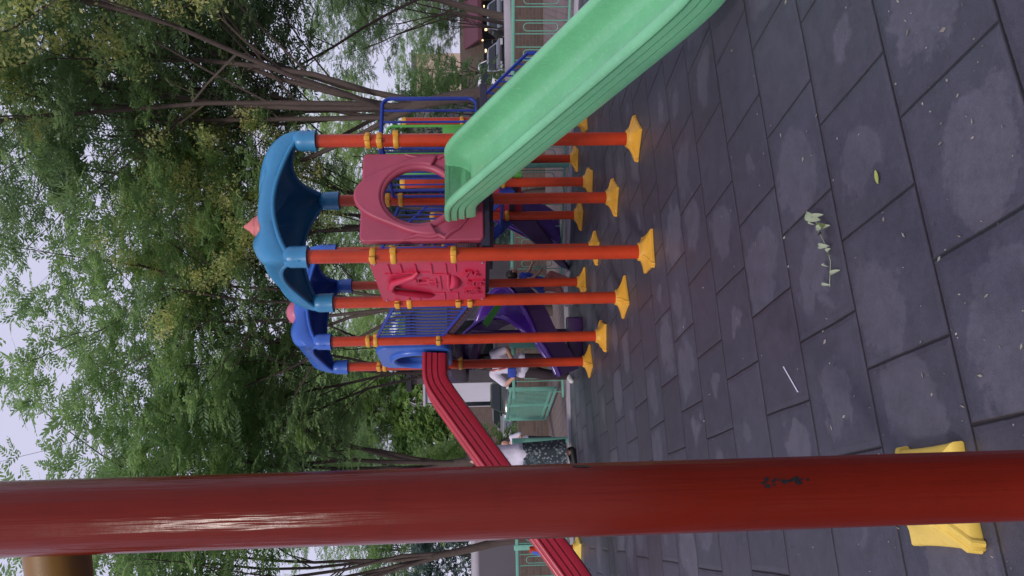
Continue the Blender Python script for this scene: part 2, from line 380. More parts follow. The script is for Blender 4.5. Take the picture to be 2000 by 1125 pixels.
def footbase(c, rot, k=1.0, n=64, zs=1.0):
    b = MB(); o = []
    prof = [(0, .97, 1.0), (.006, 1.0, 1.0), (.024, .985, 1.0), (.029, .95, 1.0), (.032, .90, .98), (.046, .68, .84), (.062, .51, .5), (.074, .415, .18), (.081, .385, 0), (.098, .37, 0), (.103, .34, 0)]
    vs = []
    for (z, s_, q) in prof:
        for j in range(n):
            a = 2 * math.pi * j / n
            ca, sa = abs(math.cos(a)), abs(math.sin(a))
            dia = .218 / (ca ** .95 + sa ** .95) ** (1 / .95)
            r = (dia * q + .2 * (1 - q)) * s_
            vs.append(Vector(c) + Vector((math.cos(a + rot) * r * k, math.sin(a + rot) * r * k, z * k * zs + .001)))
    fs = []
    for i in range(len(prof) - 1):
        for j in range(n): fs.append((i * n + j, i * n + (j + 1) % n, (i + 1) * n + (j + 1) % n, (i + 1) * n + j))
    fs.append(tuple(range(n))[::-1]); fs.append(tuple(range((len(prof) - 1) * n, len(prof) * n)))
    b.add(vs, fs)
    for q in (0, 2):      # double ridge where the two halves of the casting meet
        a = rot + q * math.pi / 2
        d = Vector((math.cos(a), math.sin(a), 0)); e = Vector((-d.y, d.x, 0))
        for sgn in (-1, 1):
            b.tube([Vector(c) + d * u * k + e * .013 * sgn * k + UP * z * k * zs for u, z in ((.070, .090), (.088, .066), (.125, .047), (.165, .035), (.196, .027), (.203, .004))], [.008 * k, .011 * k, .012 * k, .012 * k, .011 * k, .010 * k], 8)
        b.lathe(Vector(c) + d * .150 * k + UP * .030 * k, [(.022 * k, 0), (.024 * k, .016 * k), (.014 * k, .022 * k)], 12)
    return b
def post(p, top, clamps, rot, label=None, cap=False, lug=None, mat='post'):
    po = put('post', MB().lathe((p[0], p[1], 0), [(.056, .03), (.057, .04), (.057, top - .003), (.054, top)], 40), M[mat], play, label=label)
    put('foot_base', footbase((p[0], p[1], 0), rot), M['yellow'], po)
    for z in clamps:
        put('clamp', ring((p[0], p[1], z), .057, .048, lug or (E1 * rnd.uniform(-1, 1) - E2)), M['yellow'], po)
    if cap: put('post_cap', MB().lathe((p[0], p[1], top - .04), [(.06, 0), (.062, .01), (.062, .04), (.05, .06), (.02, .068)], 24), M['yellow'], po)
    return po
def zat(x, y, p): return P(x, y, p[1]).z
D1, D2, D3 = 1.38, 1.76, .97
pA, pC, pB, pF = L(S, 0), L(0, 0), L(S, S), L(0, S)
pG, pH, pI, pJ = L(0, 2.33), L(0, 3.41), L(S, 2.33), L(S, 3.41)
pK, pL_, pM, pN = L(1.98, 2.35), L(1.98, 3.25), L(2.85, 2.35), L(2.85, 3.25)
post(pA, 2.84, [zat(x, 262, pA) for x in (719, 742, 774)], R(10))
post(pC, 2.84, [zat(x, 495, pC) for x in (729, 769, 886)], R(55))
post(pB, 2.84, [zat(x, 378, pB) for x in (758, 783)], R(20))
post(pF, 2.84, [zat(x, 583, pF) for x in (777, 800, 895, 918)], R(75))
post(pG, 3.10, [zat(x, 680, pG) for x in (720, 735, 857)], R(40))
post(pH, 3.10, [zat(x, 722, pH) for x in (741, 752, 900)], R(80))
post(pI, 3.10, [2.4, 1.8], R(15)); post(pJ, 3.10, [2.4, 1.8], R(60))
post(pK, 2.30, [zat(x, 358, pK) for x in (897, 983)], R(30), cap=True)
post(pL_, 2.0, [1.0, 1.6], R(5), cap=True)
post(pM, 2.30, [zat(x, 222, pM) for x in (902,)], R(50), cap=True)
post(pN, 1.9, [1.0, 1.6], R(25), cap=True)
# perforated decks
def deck(a0, a1, b0, b1, z, name='deck'):
    b = MB()
    for (a, c, w, d) in (((a0 + a1) / 2, b0 + .03, a1 - a0, .06), ((a0 + a1) / 2, b1 - .03, a1 - a0, .06), (a0 + .03, (b0 + b1) / 2, .06, b1 - b0 - .124), (a1 - .03, (b0 + b1) / 2, .06, b1 - b0 - .124)):
        b.box(L(a, c, z - .035), (w, d, .07), MR, .006)
    b.box(L((a0 + a1) / 2, (b0 + b1) / 2, z - .0305), (a1 - a0 - .126, b1 - b0 - .126, .055), MR)
    for k in range(1, 4): b.box(L(a0 + (a1 - a0) * k / 4, (b0 + b1) / 2, z - .085), (.04, b1 - b0 - .14, .05), MR)
    return put(name, b, M['deck'], play, 0)
deck(.07, S - .07, .0, S, D1); deck(.07, S - .07, 2.33, 3.41, D2); deck(2.05, 2.78, 2.35, 3.25, D3)
deck(S + .07, S + 1.05, .62, S + .02, 1.36)                     # short landing on the right of the first tower
# roofs
def canopy(cx, cy, half, z0, zarch, zapex, n_sup, mat, name_mat, p_arch=.55, label=None):
    b = MB(); NA, NR = 96, 18; rim = []
    th = .018
    def pt(r, a, inset):
        c, s_ = math.cos(a), math.sin(a); m_ = (abs(c) ** 7 + abs(s_) ** 7) ** (-1 / 7)
        x, y = c * m_, s_ * m_
        e = min(abs(x), abs(y)) / max(abs(x), abs(y)); sarch = max(0.0, math.cos(e * math.pi / 2))
        zr = z0 - .035 + (zarch - z0 + .035) * sarch ** p_arch
        hb = 1 + .235 * (1 - sarch) ** 1.8
        H = zapex - zr
        # hips swell out, sides are pinched in between them
        z = zr + H * (1 - r ** n_sup) ** (1 / n_sup) * (1 - .24 * sarch * math.sin(math.pi * min(1, r))) - .045 * math.exp(-((e - .52) / .13) ** 2) * math.sin(math.pi * min(1, r) ** 1.5)
        k = (half * hb - inset) * r
        return L(cx + x * k, cy + y * k, z - inset * .8)
    vs = []; fs = []
    rows = [1 - (1 - i / (NR)) ** 1.0 for i in range(NR + 1)]
    rr = [0.02 + .98 * math.sin(i / NR * math.pi / 2) for i in range(NR + 1)]
    for side, ins in ((0, 0.0), (1, th)):
        for r in rr:
            for j in range(NA): vs.append(pt(r, 2 * math.pi * j / NA, ins))
    K = (NR + 1) * NA
    for side in (0, 1):
        for i in range(NR):
            for j in range(NA):
                a = side * K + i * NA + j; b2 = side * K + i * NA + (j + 1) % NA
                fs.append((a, b2, b2 + NA, a + NA))
    for j in range(NA):
        fs.append((NR * NA + j, NR * NA + (j + 1) % NA, K + NR * NA + (j + 1) % NA, K + NR * NA + j))
    fs.append(tuple(range(NA))); fs.append(tuple(range(K, K + NA)))
    b.add(vs, fs)
    # thick rounded lip round the rim
    lip = [pt(1.0, 2 * math.pi * j / NA, th * .5) for j in range(NA)]
    b.tube(lip, .020, 8, closed=True)
    o = put('roof', b, mat, play, 50, label)
    for (x, y) in ((-1, -1), (1, -1), (1, 1), (-1, 1)):
        s_ = MB(); c = L(cx + x * half, cy + y * half, 0)
        ang = math.atan2(E1.y, E1.x)
        prof = [(.080, z0 - .10), (.094, z0 - .10), (.088, z0 - .05), (.088, z0 + .0), (.088, z0 + .04), (.075, z0 + .075), (.04, z0 + .10), (.02, z0 + .105)]
        s_.lathe((c.x, c.y, 0), [(.064, z0 - .098)] + prof, 28)
        put('post_socket', s_, mat, o, 50)
    return o
r1 = canopy(S / 2, S / 2, S / 2, 2.87, 3.10, 3.33, 2.6, M['teal'], 'teal', label='teal blue arched roof')
put('finial', MB().lathe(L(S / 2, S / 2, 3.30), [(.115, 0), (.125, .02), (.118, .05), (.09, .075), (.092, .085), (.075, .11), (.045, .14), (.028, .165), (.01, .19)], 28), M['finial'], r1, 50, 'salmon pointed finial')
r2 = canopy(S / 2, 2.87, S / 2, 3.13, 3.34, 3.56, 3.2, M['blueroof'], 'blue', .42, label='royal blue arched roof')
put('finial', MB().lathe(L(S / 2, 2.87, 3.53), [(.15, 0), (.16, .02), (.15, .06), (.12, .11), (.07, .145), (.02, .16)], 28), M['pinkball'], r2, 50, 'rose dome finial')
# flower window panel (front of first tower)
ze = P(818, 378, 6.05).z
def plate_on(loops, origin, ax, ay, extr, bev, mat, name): return placed(curve_plate(loops, extr, bev), origin, ax, ay, mat, name)
def ell(cx, cy, rx, ry, n=48, a0=0, a1=360): return [(cx + rx * math.cos(R(a0 + (a1 - a0) * i / n)), cy + ry * math.sin(R(a0 + (a1 - a0) * i / n))) for i in range(n if a1 - a0 == 360 else n + 1)]
def rrect(x0, x1, y0, y1, r, n=5):
    o = []
    for (cx, cy, a) in ((x1 - r, y1 - r, 0), (x0 + r, y1 - r, 90), (x0 + r, y0 + r, 180), (x1 - r, y0 + r, 270)):
        o += [(cx + r * math.cos(R(a + 90 * i / n)), cy + r * math.sin(R(a + 90 * i / n))) for i in range(n + 1)]
    return o
po = L(S / 2 - .01, .02, ze)
outl = rrect(-.41, .41, 1.36 - ze, 2.37 - ze, .045)
m1 = plate_on([outl, ell(0, 0, .275, .30)], po, E1, UP, .024, .014, M['pink'], 'plate')
crown = []
for i in range(61):            # scalloped brow over the opening
    a = R(-20 + 220 * i / 60); rr_ = .385 + .035 * math.cos(3 * (a - math.pi / 2)) + .055 * math.exp(-((a - math.pi / 2) / .55) ** 2)
    crown.append((rr_ * math.cos(a) * .93, rr_ * math.sin(a) * 1.12))
inner = ell(0, 0, .285, .31, 60, 200, -20)
m2 = plate_on([crown + inner], po - E2 * .038, E1, UP, .022, .018, M['pink'], 'brow')
b = MB(); ringp = [po - E2 * .035 + E1 * x + UP * y for (x, y) in ell(0, 0, .285, .31, 72)]; b.tube(ringp, .030, 12, closed=True)
for sgn in (-1, 1):
    c = [po - E2 * .045 + E1 * (sgn * x) + UP * y for (x, y) in ((.395, .12), (.36, .0), (.375, -.10), (.36, -.17), (.39, -.22), (.345, -.26), (.30, -.33), (.22, -.40))]
    b.tube(c, [.008, .016, .02, .016, .017, .02, .018, .01], 8)
m3 = b.mesh('ring', M['pink'])
fl = link('flower_window_panel', merge([m1, m2, m3], 'flower_window_panel', M['pink']), play, 'dusty pink panel with round window and wavy brow')
# house panel (left side of first tower), faces -E1
hx = -E2; ho = L(.0, S / 2, 0)            # local x axis to the right as seen from outside the tower
def HP(x, z, o_=0.0): return ho + hx * x + UP * z - E1 * o_
zb, zt = 1.345, 2.30
win = [rrect(-.005, .075, 1.86, 1.925, .004)]
m1 = placed(curve_plate([rrect(-.46, .46, zb, zt, .02)] + win, .018, .008), ho, hx, UP, M['housered'], 'plate')
b = MB()
def bar(x0, z0, x1, z1, w=.009, o_=.028): b.tube([HP(x0, z0, o_), HP(x1, z1, o_)], w, 6)
for (x0, z0, x1, z1) in ((.42, 2.15, .22, 2.15), (.22, 2.2, .22, 2.1), (.42, 2.05, .24, 2.05), (.42, 1.93, .24, 1.93), (.24, 2.05, .24, 1.95), (.42, 1.80, .22, 1.80), (.24, 1.93, .24, 1.82), (.42, 1.68, .2, 1.68), (.2, 1.8, .2, 1.68), (.42, 1.6, .25, 1.6),
                         (-.42, 2.05, -.3, 2.05), (-.3, 2.05, -.3, 2.12), (-.42, 1.95, -.28, 1.95), (-.28, 1.95, -.28, 2.05), (-.42, 1.72, -.25, 1.72), (-.25, 1.72, -.25, 1.82), (-.42, 1.6, -.25, 1.6), (-.25, 1.6, -.25, 1.68),
                         (.10, 1.95, .02, 1.95), (.10, 1.9, .10, 1.84), (.05, 1.84, .05, 1.78), (-.06, 1.84, -.06, 1.78), (.1, 1.78, -.1, 1.78), (-.06, 1.95, -.06, 1.86), (.16, 1.74, -.16, 1.74), (-.02, 1.84, -.02, 1.76)):
    bar(x0, z0, x1, z1)
b.tube([HP(.25, 1.92, .03), HP(.22, 1.96, .06), HP(.10, 2.14, .065), HP(-.03, 2.18, .065), HP(-.12, 2.15, .065), HP(-.20, 2.0, .06), HP(-.27, 1.86, .05), HP(-.30, 1.82, .03)], [.022, .028, .03, .032, .032, .03, .026, .018], 10)
b.tube([HP(.20, 1.665, .03), HP(0, 1.672, .045), HP(-.20, 1.665, .03)], [.014, .026, .014], 8)
vs = []; fs = []; NB = 14
for i in range(NB + 1):
    for j in range(NB + 1):
        a = math.pi * i / NB; q = math.pi / 2 * j / NB
        vs.append(HP(.17 * math.cos(a) * math.cos(q), 1.66 - .10 * math.sin(a) * math.cos(q) * 1.0, .02 + .07 * math.sin(q) * math.sin(a) ** .5))
for i in range(NB):
    for j in range(NB): k = i * (NB + 1) + j; fs.append((k, k + 1, k + NB + 2, k + NB + 1))
b.add(vs, fs)
m2 = b.mesh('relief', M['housered'])
hp = link('house_panel', merge([m1, m2], 'house_panel', M['housered']), play, 'crimson relief panel with house front and three raised characters')
for i, ch in enumerate('淘尚学'):
    x = -.20 + .20 * i; t_ = R(-16 + 16 * i) * -1; me = text_mesh(ch, .165, .011)
    ax = (hx * math.cos(t_) + UP * math.sin(t_)); ay = (UP * math.cos(t_) - hx * math.sin(t_))
    link('raised_character', placed(me, HP(x, 1.455 - .0 - (.035 if i == 1 else 0), .036), ax, ay, M['housered'], 'raised_character'), hp)
b = MB()
for x in (-.43, .43):
    for z in (1.375, 2.26): b.lathe(HP(x, z, .028), [(.011, 0), (.011, .006), (.006, .009)], 10, Matrix((E2, UP, -E1)).transposed())
put('bolts', b, M['bolt'], hp)['kind'] = 'stuff'
# porthole panel (left of second tower)
zq = 2.10
b = MB(); q0 = L(-.02, 2.87, zq)
m1 = placed(curve_plate([rrect(-.42, .42, 1.73 - zq, 2.58 - zq, .16, 8), ell(0, .02, .25, .26)], .03, .016), q0, -E2, UP, M['blueroof'], 'p')
b.tube([q0 - E1 * .045 + E2 * x + UP * y for (x, y) in ell(0, .02, .28, .29, 60)], .045, 12, closed=True)
m2 = b.mesh('r', M['blueroof'])
link('porthole_panel', merge([m1, m2], 'porthole_panel', M['blueroof']), play, 'royal blue panel with round porthole')
# bridge between the towers with blue railings
def rail(p0, p1, h0, h1, n, rt=.017, rb=.008, ends=True, name='bridge_railing', mat='blue', drop=None):
    b = MB(); t0 = p0 + UP * h0; t1 = p1 + UP * h1
    b.tube([p0, p1], rt * .9, 10); b.tube([t0, t1], rt, 10)
    for i in range(n + 1):
        k = i / n; a = p0.lerp(p1, k); c = t0.lerp(t1, k); b.tube([a, c], rb if 0 < i < n or not ends else rt * .8, 8)
    return put(name, b, M[mat], play)
for a in (.03, S - .03):
    rail(L(a, S + .07, 1.47), L(a, 2.27, 1.80), .72, .72, 11)
b = MB()
for k in range(12):
    t = (k + .5) / 12; b.box(L(S / 2, S + .06 + 1.22 * t, 1.40 + .33 * t), (S - .12, .082, .035), MR @ Matrix.Rotation(R(15), 3, 'X'), .005)
put('bridge_walkway', b, M['plank'], play)
b = MB()
for a in (.07, S - .07): b.tube([L(a, S + .03, 1.35), L(a, 2.3, 1.69)], .022, 8)
put('bridge_beam', b, M['deck'], play)
# railings on the towers' backs
rail(L(S - .0, .07, 1.43), L(S - .0, S - .07, 1.43), .8, .8, 8, name='tower_railing')
rail(L(.07, 3.41, 1.83), L(.3, 3.41, 1.83), .8, .8, 2, name='tower_railing')
rail(L(S, 2.40, 1.80), L(S, 2.55, 1.80), .7, .7, 2, name='tower_railing')
# step bridge from second tower down to third tower
for bb in (2.40, 3.28):
    b = MB()
    q = [L(S + .06, bb, 1.78), L(1.92, bb, .98)]; d = (q[1] - q[0]).normalized(); nrm = d.cross(E2).normalized()
    b.sweep([(-.012, -.065), (.012, -.065), (.012, .065), (-.012, .065)], [(p, E2, nrm) for p in q]); b.f += [(0, 1, 2, 3), (4, 5, 6, 7)]
    put('stair_stringer', b, M['blue'], play, 0)
    b = MB(); t0, t1 = L(S + .06, bb, 2.55), L(1.92, bb, 1.78)
    b.tube([t0, t1], .016, 10); b.tube([t0 - UP * .6, t1 - UP * .6], .012, 8)
    for k in range(7): a = t0.lerp(t1, k / 6); b.tube([a, a - UP * .6], .009, 8)
    put('stair_railing', b, M['blue'], play)
for k in range(4):
    t = (k + .6) / 4.4; put('stair_tread', MB().box(L(S + .06 + .84 * t, 2.84, 1.74 - .80 * t), (.17, .86, .03), MR, .004), M['blue'], play)
put('stair_panel', MB().box(L(2.42, 3.27, 1.12), (.74, .03, .66), MR, .01), M['housered'], play)
b = MB()
for k in range(4): b.box(L(2.42, 3.235, .92 + .16 * k), (.72, .03, .022), MR)
put('panel_slat', b, M['blue'], play)
# landing and long blue guard frame to the right of the first tower
gp = lambda t, z: pB + E1 * t - E2 * .02 + UP * z
fr = [gp(.10, 1.42), gp(.10, 2.20), gp(.13, 2.29), gp(.2, 2.33), gp(1.0, 2.40), gp(1.10, 2.37), gp(1.15, 2.28), gp(1.15, 1.50), gp(1.12, 1.42), gp(1.05, 1.38), gp(.10, 1.40)]
b = MB(); 
def smooth_path(pts, n=6):
    out = []
    P4 = [pts[0]] + list(pts) + [pts[-1]]
    for i in range(1, len(P4) - 2):
        p0, p1, p2, p3 = P4[i - 1:i + 3]
        for k in range(n):
            t = k / n; out.append(.5 * ((2 * p1) + (p2 - p0) * t + (2 * p0 - 5 * p1 + 4 * p2 - p3) * t * t + (3 * p1 - p0 - 3 * p2 + p3) * t ** 3))
    out.append(Vector(pts[-1])); return out
def round_frame(p0, ax, w, h, r, rt):
    o = []
    for (cx, cy, a) in ((w - r, h - r, 0), (r, h - r, 90), (r, r, 180), (w - r, r, 270)):
        o += [p0 + ax * (cx + r * math.cos(R(a + 90 * i / 6))) + UP * (cy + r * math.sin(R(a + 90 * i / 6))) for i in range(7)]
    return o
b.tube(round_frame(gp(.09, 1.39), E1, 1.10, .99, .09, .02), .021, 12, closed=True)
for t in (.26, .42, .58, .74, .90, 1.04): b.tube([gp(t, 1.40), gp(t, 2.37)], .013, 10)
put('guard_frame', b, M['blue'], play, label='tall blue rounded guard frame')
b = MB().box(gp(.62, 1.36) , (1.12, .07, .06), MR, .006); put('landing_beam', b, M['black'], play)
# stair going down to the right of the landing
p0, p1 = gp(1.18, 1.35), gp(1.78, .82)
for off_ in (0,):
    b = MB(); q0_, q1_ = p0 + E2 * off_, p1 + E2 * off_
    b.tube([q0_, q1_], .018, 10); b.tube([q1_, q1_ - UP * .8], .022, 10); b.tube([q0_ - UP * .45, q1_ - UP * .45], .014, 8)
    for k in range(9): a = q0_.lerp(q1_, k / 8); b.tube([a, a - UP * .45], .009, 8)
    put('exit_railing', b, M['blue'], play)
for k in range(4):
    t = (k + .5) / 4; put('exit_tread', MB().box(p0.lerp(p1, t) - E2 * .20 - UP * .46, (.15, .36, .025), MR, .004), M['blue'], play)
# green loops and panels on third tower
b = MB()
for (a0, a1) in ((2.10, 2.38), (2.50, 2.76)):
    q = L(a0, 2.33, 1.35); b.tube(round_frame(q, E1, a1 - a0 + .02, 1.15, .10, .02), .017, 10, closed=True)
put('green_hand_loop', b, M['lime'], play)
b = MB()
for (a0, a1) in ((2.05, 2.16), (2.17, 2.38), (2.62, 2.80)):
    b.box(L((a0 + a1) / 2, 2.36, 1.50), (a1 - a0, .06, .62), MR, .012)
put('green_panel', b, M['lime'], play)
put('red_panel', MB().box(L(2.9, 2.5, 1.22), (.05, .3, .34), MR, .01), M['post'], play)
put('green_deck_beam', MB().box(L(2.42, 2.30, .90), (.80, .05, .10), MR, .01), M['lime'], play)
# green beam and brown board under the second tower
g0, g1 = P(947, 634, 9.9), P(985, 580, 10.3); d = (g1 - g0).normalized(); nn = d.cross(Vector((0, 1, 0))).normalized()
b = MB().sweep([(-.02, -.045), (.02, -.045), (.02, .045), (-.02, .045)], [(g0, Vector((0, 1, 0)), nn), (g1, Vector((0, 1, 0)), nn)]); b.f += [(0, 1, 2, 3), (4, 5, 6, 7)]
put('green_support_beam', b, M['lime'], play, 0)
# slides ---------------------------------------------------------------
def slide_profile(w, h, bed=.035, rim=.036, grooves=3):
    inner = []; 
    pts = []
    # right outer going up, rim, down inside, bed, up inside left, rim, down outer left, bottom
    def outer(sx):
        o = [(sx * (w - .10), -.02), (sx * (w - .045), .0)]
        for k in range(grooves):
            z0 = .03 + (h - .07) * k / grooves; z1 = .03 + (h - .07) * (k + 1) / grooves
            x = w - .035 + .012 * k
            o += [(sx * x, z0), (sx * (x + .002), z1 - .016), (sx * (x - .009), z1 - .010), (sx * (x - .009), z1 - .004)]
        return o
    ro = outer(1); lo = outer(-1)
    pts += ro
    pts += [(w + .004, h - .035)]
    for k in range(7):
        a = R(-20 + 200 * k / 6); pts.append((w - rim + rim * math.cos(a), h - rim + rim * math.sin(a)))
    zi = lambda k: k
    for k in range(1, 9):
        t = k / 8; x = (w - 2 * rim) - (w - 2 * rim) * .42 * (1 - math.cos(t * math.pi / 2)) ; z = bed + (h - rim - bed) * (1 - math.sin(t * math.pi / 2)) ** 1.0
        pts.append((x, z))
    mids = [(x, z) for (x, z) in pts[len(ro) + 8:]]
    pts += [(0, bed - .004)]
    pts += [(-x, z) for (x, z) in mids[::-1]]
    for k in range(7):
        a = R(160 + 0 - (-0)) ; a = R(0 + 200 * k / 6); pts.append((-(w - rim) - rim * math.cos(R(180) - a) * 1.0 if False else -(w - rim) + rim * math.cos(a), h - rim + rim * math.sin(a)))
    pts += [(-(w + .004), h - .035)]
    pts += lo[::-1]
    return pts
def frames_along(path, side=None):
    fr = []
    for i, p in enumerate(path):
        t = (path[min(i + 1, len(path) - 1)] - path[max(i - 1, 0)]).normalized()
        s_ = t.cross(UP).normalized() if side is None else side
        fr.append((p, s_, s_.cross(t).normalized()))
    return fr
def slide(path, w, h, mat, label, side=None, grooves=3):
    pf = slide_profile(w, h, grooves=grooves); fr = frames_along(path, side); b = MB(); b.sweep(pf, fr)
    n = len(pf); k = len(fr) - 1
    # end caps as strips (outer shell to bed)
    for base in (0, k * n):
        for i in range(n // 2 - 1): b.f.append((base + i, base + i + 1, base + n - 2 - i, base + n - 1 - i))
    return put('slide', b, mat, play, 40, label)
def bend(path, n=6): return smooth_path(path, n)
sc_ = Vector((.828, 5.915, 0)); dn = -E2
def sp(t, z, c=sc_, d=dn): return c + d * t + UP * z
gpath = [sp(t, z) for t, z in ((-.02, 1.425), (.10, 1.425), (.16, 1.415), (.24, 1.375), (.34, 1.315), (.6, 1.16), (1.0, .92), (1.5, .62), (2.0, .325), (2.2, .215), (2.33, .155), (2.45, .125), (2.6, .115), (2.95, .115))]
slide(bend(gpath), .295, .25, M['green'], 'long mint green slide coming towards the viewer', side=-E1)
so = L(-.10, 2.80, 0)
rpath = [sp(t, z, so, -E1) for t, z in ((.0, 1.79), (.20, 1.79), (.28, 1.775), (.36, 1.73), (.5, 1.635), (1.0, 1.285), (1.5, .935), (2.0, .585), (2.3, .375), (2.45, .285), (2.6, .23), (2.8, .21), (3.1, .21))]
slide(bend(rpath), .31, .26, M['red'], 'long dark red slide running down to the left', side=E2)
for (pp, mt) in ((gpath, 'green'), (rpath, 'red')):
    a = pp[-2]; put('slide_foot', MB().tube([a, Vector((a.x, a.y, .0))], .03, 12), M[mt], play)
# purple spiral slide behind second tower
cx, cy = -.64, 10.18; path = [L(.25, 3.38, 1.80), L(.16, 3.60, 1.78)]
for i in range(0, 15):
    a = R(168 - 258 * i / 14); rr_ = .43; path.append(Vector((cx + rr_ * math.cos(a), cy + rr_ * math.sin(a), 1.62 - 1.24 * i / 14)))
path += [Vector((-.80, 9.72, .28)), Vector((-.96, 9.70, .18)), Vector((-1.10, 9.69, .12))]
fr = frames_along(smooth_path(path, 3)); pf = slide_profile(.25, .27, grooves=1); b = MB().sweep(pf, fr); n = len(pf); kk = (len(fr) - 1) * n
for base in (0, kk):
    for i in range(n // 2 - 1): b.f.append((base + i, base + i + 1, base + n - 2 - i, base + n - 1 - i))
shade_prof = [(-.264, .20), (-.264, -.03), (.264, -.03), (.264, .20), (.255, .20), (.255, -.021), (-.255, -.021), (-.255, .20)]
put('slide_shade_shell', MB().sweep(shade_prof, fr[2:]), M['purpledark'], play, 0)  # added dark shell: shade on the slide's outside and bottom, put in as colour
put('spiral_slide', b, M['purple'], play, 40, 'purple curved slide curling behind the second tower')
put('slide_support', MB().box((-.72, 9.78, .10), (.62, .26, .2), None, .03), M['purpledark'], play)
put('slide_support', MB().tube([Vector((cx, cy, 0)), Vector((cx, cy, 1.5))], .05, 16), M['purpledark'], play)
# second purple slide behind third tower
q = L(2.42, 3.30, 0); ppath = [q + E2 * t + UP * z for t, z in ((0, 1.0), (.18, 1.0), (.3, .96), (.6, .70), (1.0, .35), (1.2, .2), (1.35, .13), (1.6, .11))]
slide(bend(ppath, 5), .30, .24, M['purple'], 'dark purple slide behind the third tower')
put('slide_side_board', MB().add([L(1.93, 3.3, .98), L(1.93, 3.3, .62), L(1.80, 4.75, .0), L(1.84, 4.75, .12), L(2.0, 3.3, .98), L(2.0, 3.3, .62), L(1.87, 4.75, .0), L(1.91, 4.75, .12)], [(0, 1, 2, 3), (4, 7, 6, 5), (0, 3, 7, 4), (1, 5, 6, 2), (0, 4, 5, 1), (3, 2, 6, 7)]), M['purpledark'], play, 0)
# ------------------------------------------------------------------ foreground frame
nr = thing('climbing_frame', 'shiny dark red post with mustard crossbar standing right in front of the viewer', 'climbing frame', (-.345, 1.15, 0))
def onax(x, y, d): return P(x, y, d)
pp = P(1000, 980, 1.15)
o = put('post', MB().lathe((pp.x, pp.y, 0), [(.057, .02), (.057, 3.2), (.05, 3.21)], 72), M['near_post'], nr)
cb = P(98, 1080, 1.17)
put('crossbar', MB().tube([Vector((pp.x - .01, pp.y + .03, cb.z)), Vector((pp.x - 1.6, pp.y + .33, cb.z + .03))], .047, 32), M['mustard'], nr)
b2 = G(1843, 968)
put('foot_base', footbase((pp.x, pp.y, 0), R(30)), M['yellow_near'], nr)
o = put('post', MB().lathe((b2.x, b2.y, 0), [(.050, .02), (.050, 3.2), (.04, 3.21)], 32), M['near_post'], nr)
put('foot_base', footbase((b2.x, b2.y, 0), R(62), 1.0, zs=1.5), M['yellow_near'], nr)
# scuffs on the near post: small dark flecks
b = MB(); rot = 0
for (x, y, w, h) in ((1503, 941, .018, .012), (1545, 940, .014, .008), (1560, 939, .012, .007), (1138, 910, .02, .004)):
    r_ = ray(x, y); r_ = r_ / r_.y; 
    # intersect with cylinder
    A = r_.x ** 2 + r_.y ** 2; Bq = -2 * (r_.x * pp.x + r_.y * pp.y); Cq = pp.x ** 2 + pp.y ** 2 - .0576 ** 2; disc = Bq * Bq - 4 * A * Cq
    if disc < 0: continue
    k = (-Bq - math.sqrt(disc)) / 2 / A; c = Vector((r_.x * k, r_.y * k, r_.z * k + CAMH)); a0 = math.atan2(c.y - pp.y, c.x - pp.x)
    for q in range(9):
        da = rnd.gauss(0, h * 5); dz = rnd.gauss(0, w * .5); ss = rnd.uniform(.0012, .0035)
        for_ = []
        a1 = a0 + da; z1 = c.z + dz
        vs = []
        for i in range(6):
            an = i * math.pi / 3; vs.append((pp.x + .0576 * math.cos(a1 + ss / .0576 * math.cos(an) * rnd.uniform(.6, 1.2)), pp.y + .0576 * math.sin(a1 + ss / .0576 * math.cos(an)), z1 + 1.6 * ss * math.sin(an)))
        b.add(vs, [tuple(range(6))])
sc_o = put('scuff_marks', b, M['black'], o, 0); sc_o.parent = nr; sc_o.matrix_parent_inverse = nr.matrix_basis.inverted(); sc_o['kind'] = 'stuff'
# leaning blue pipe and yellow foot beyond the red slide
bp_ = G(1133, 1070)
ot = thing('small_play_frame', 'small play frame of an orange post and slanting blue pipe behind the red slide', 'play equipment', bp_)
o = put('post', MB().lathe((bp_.x, bp_.y, 0), [(.05, .02), (.05, .72), (.04, .73)], 24), M['post'], ot)
put('foot_base', footbase((bp_.x, bp_.y, 0), R(35)), M['yellow_near'], ot)
put('slanting_pipe', MB().tube([Vector((bp_.x, bp_.y, .70)), P(1075, 1085, bp_.y), P(1120, 1150, bp_.y)], .05, 20), M['blueroof'], ot)
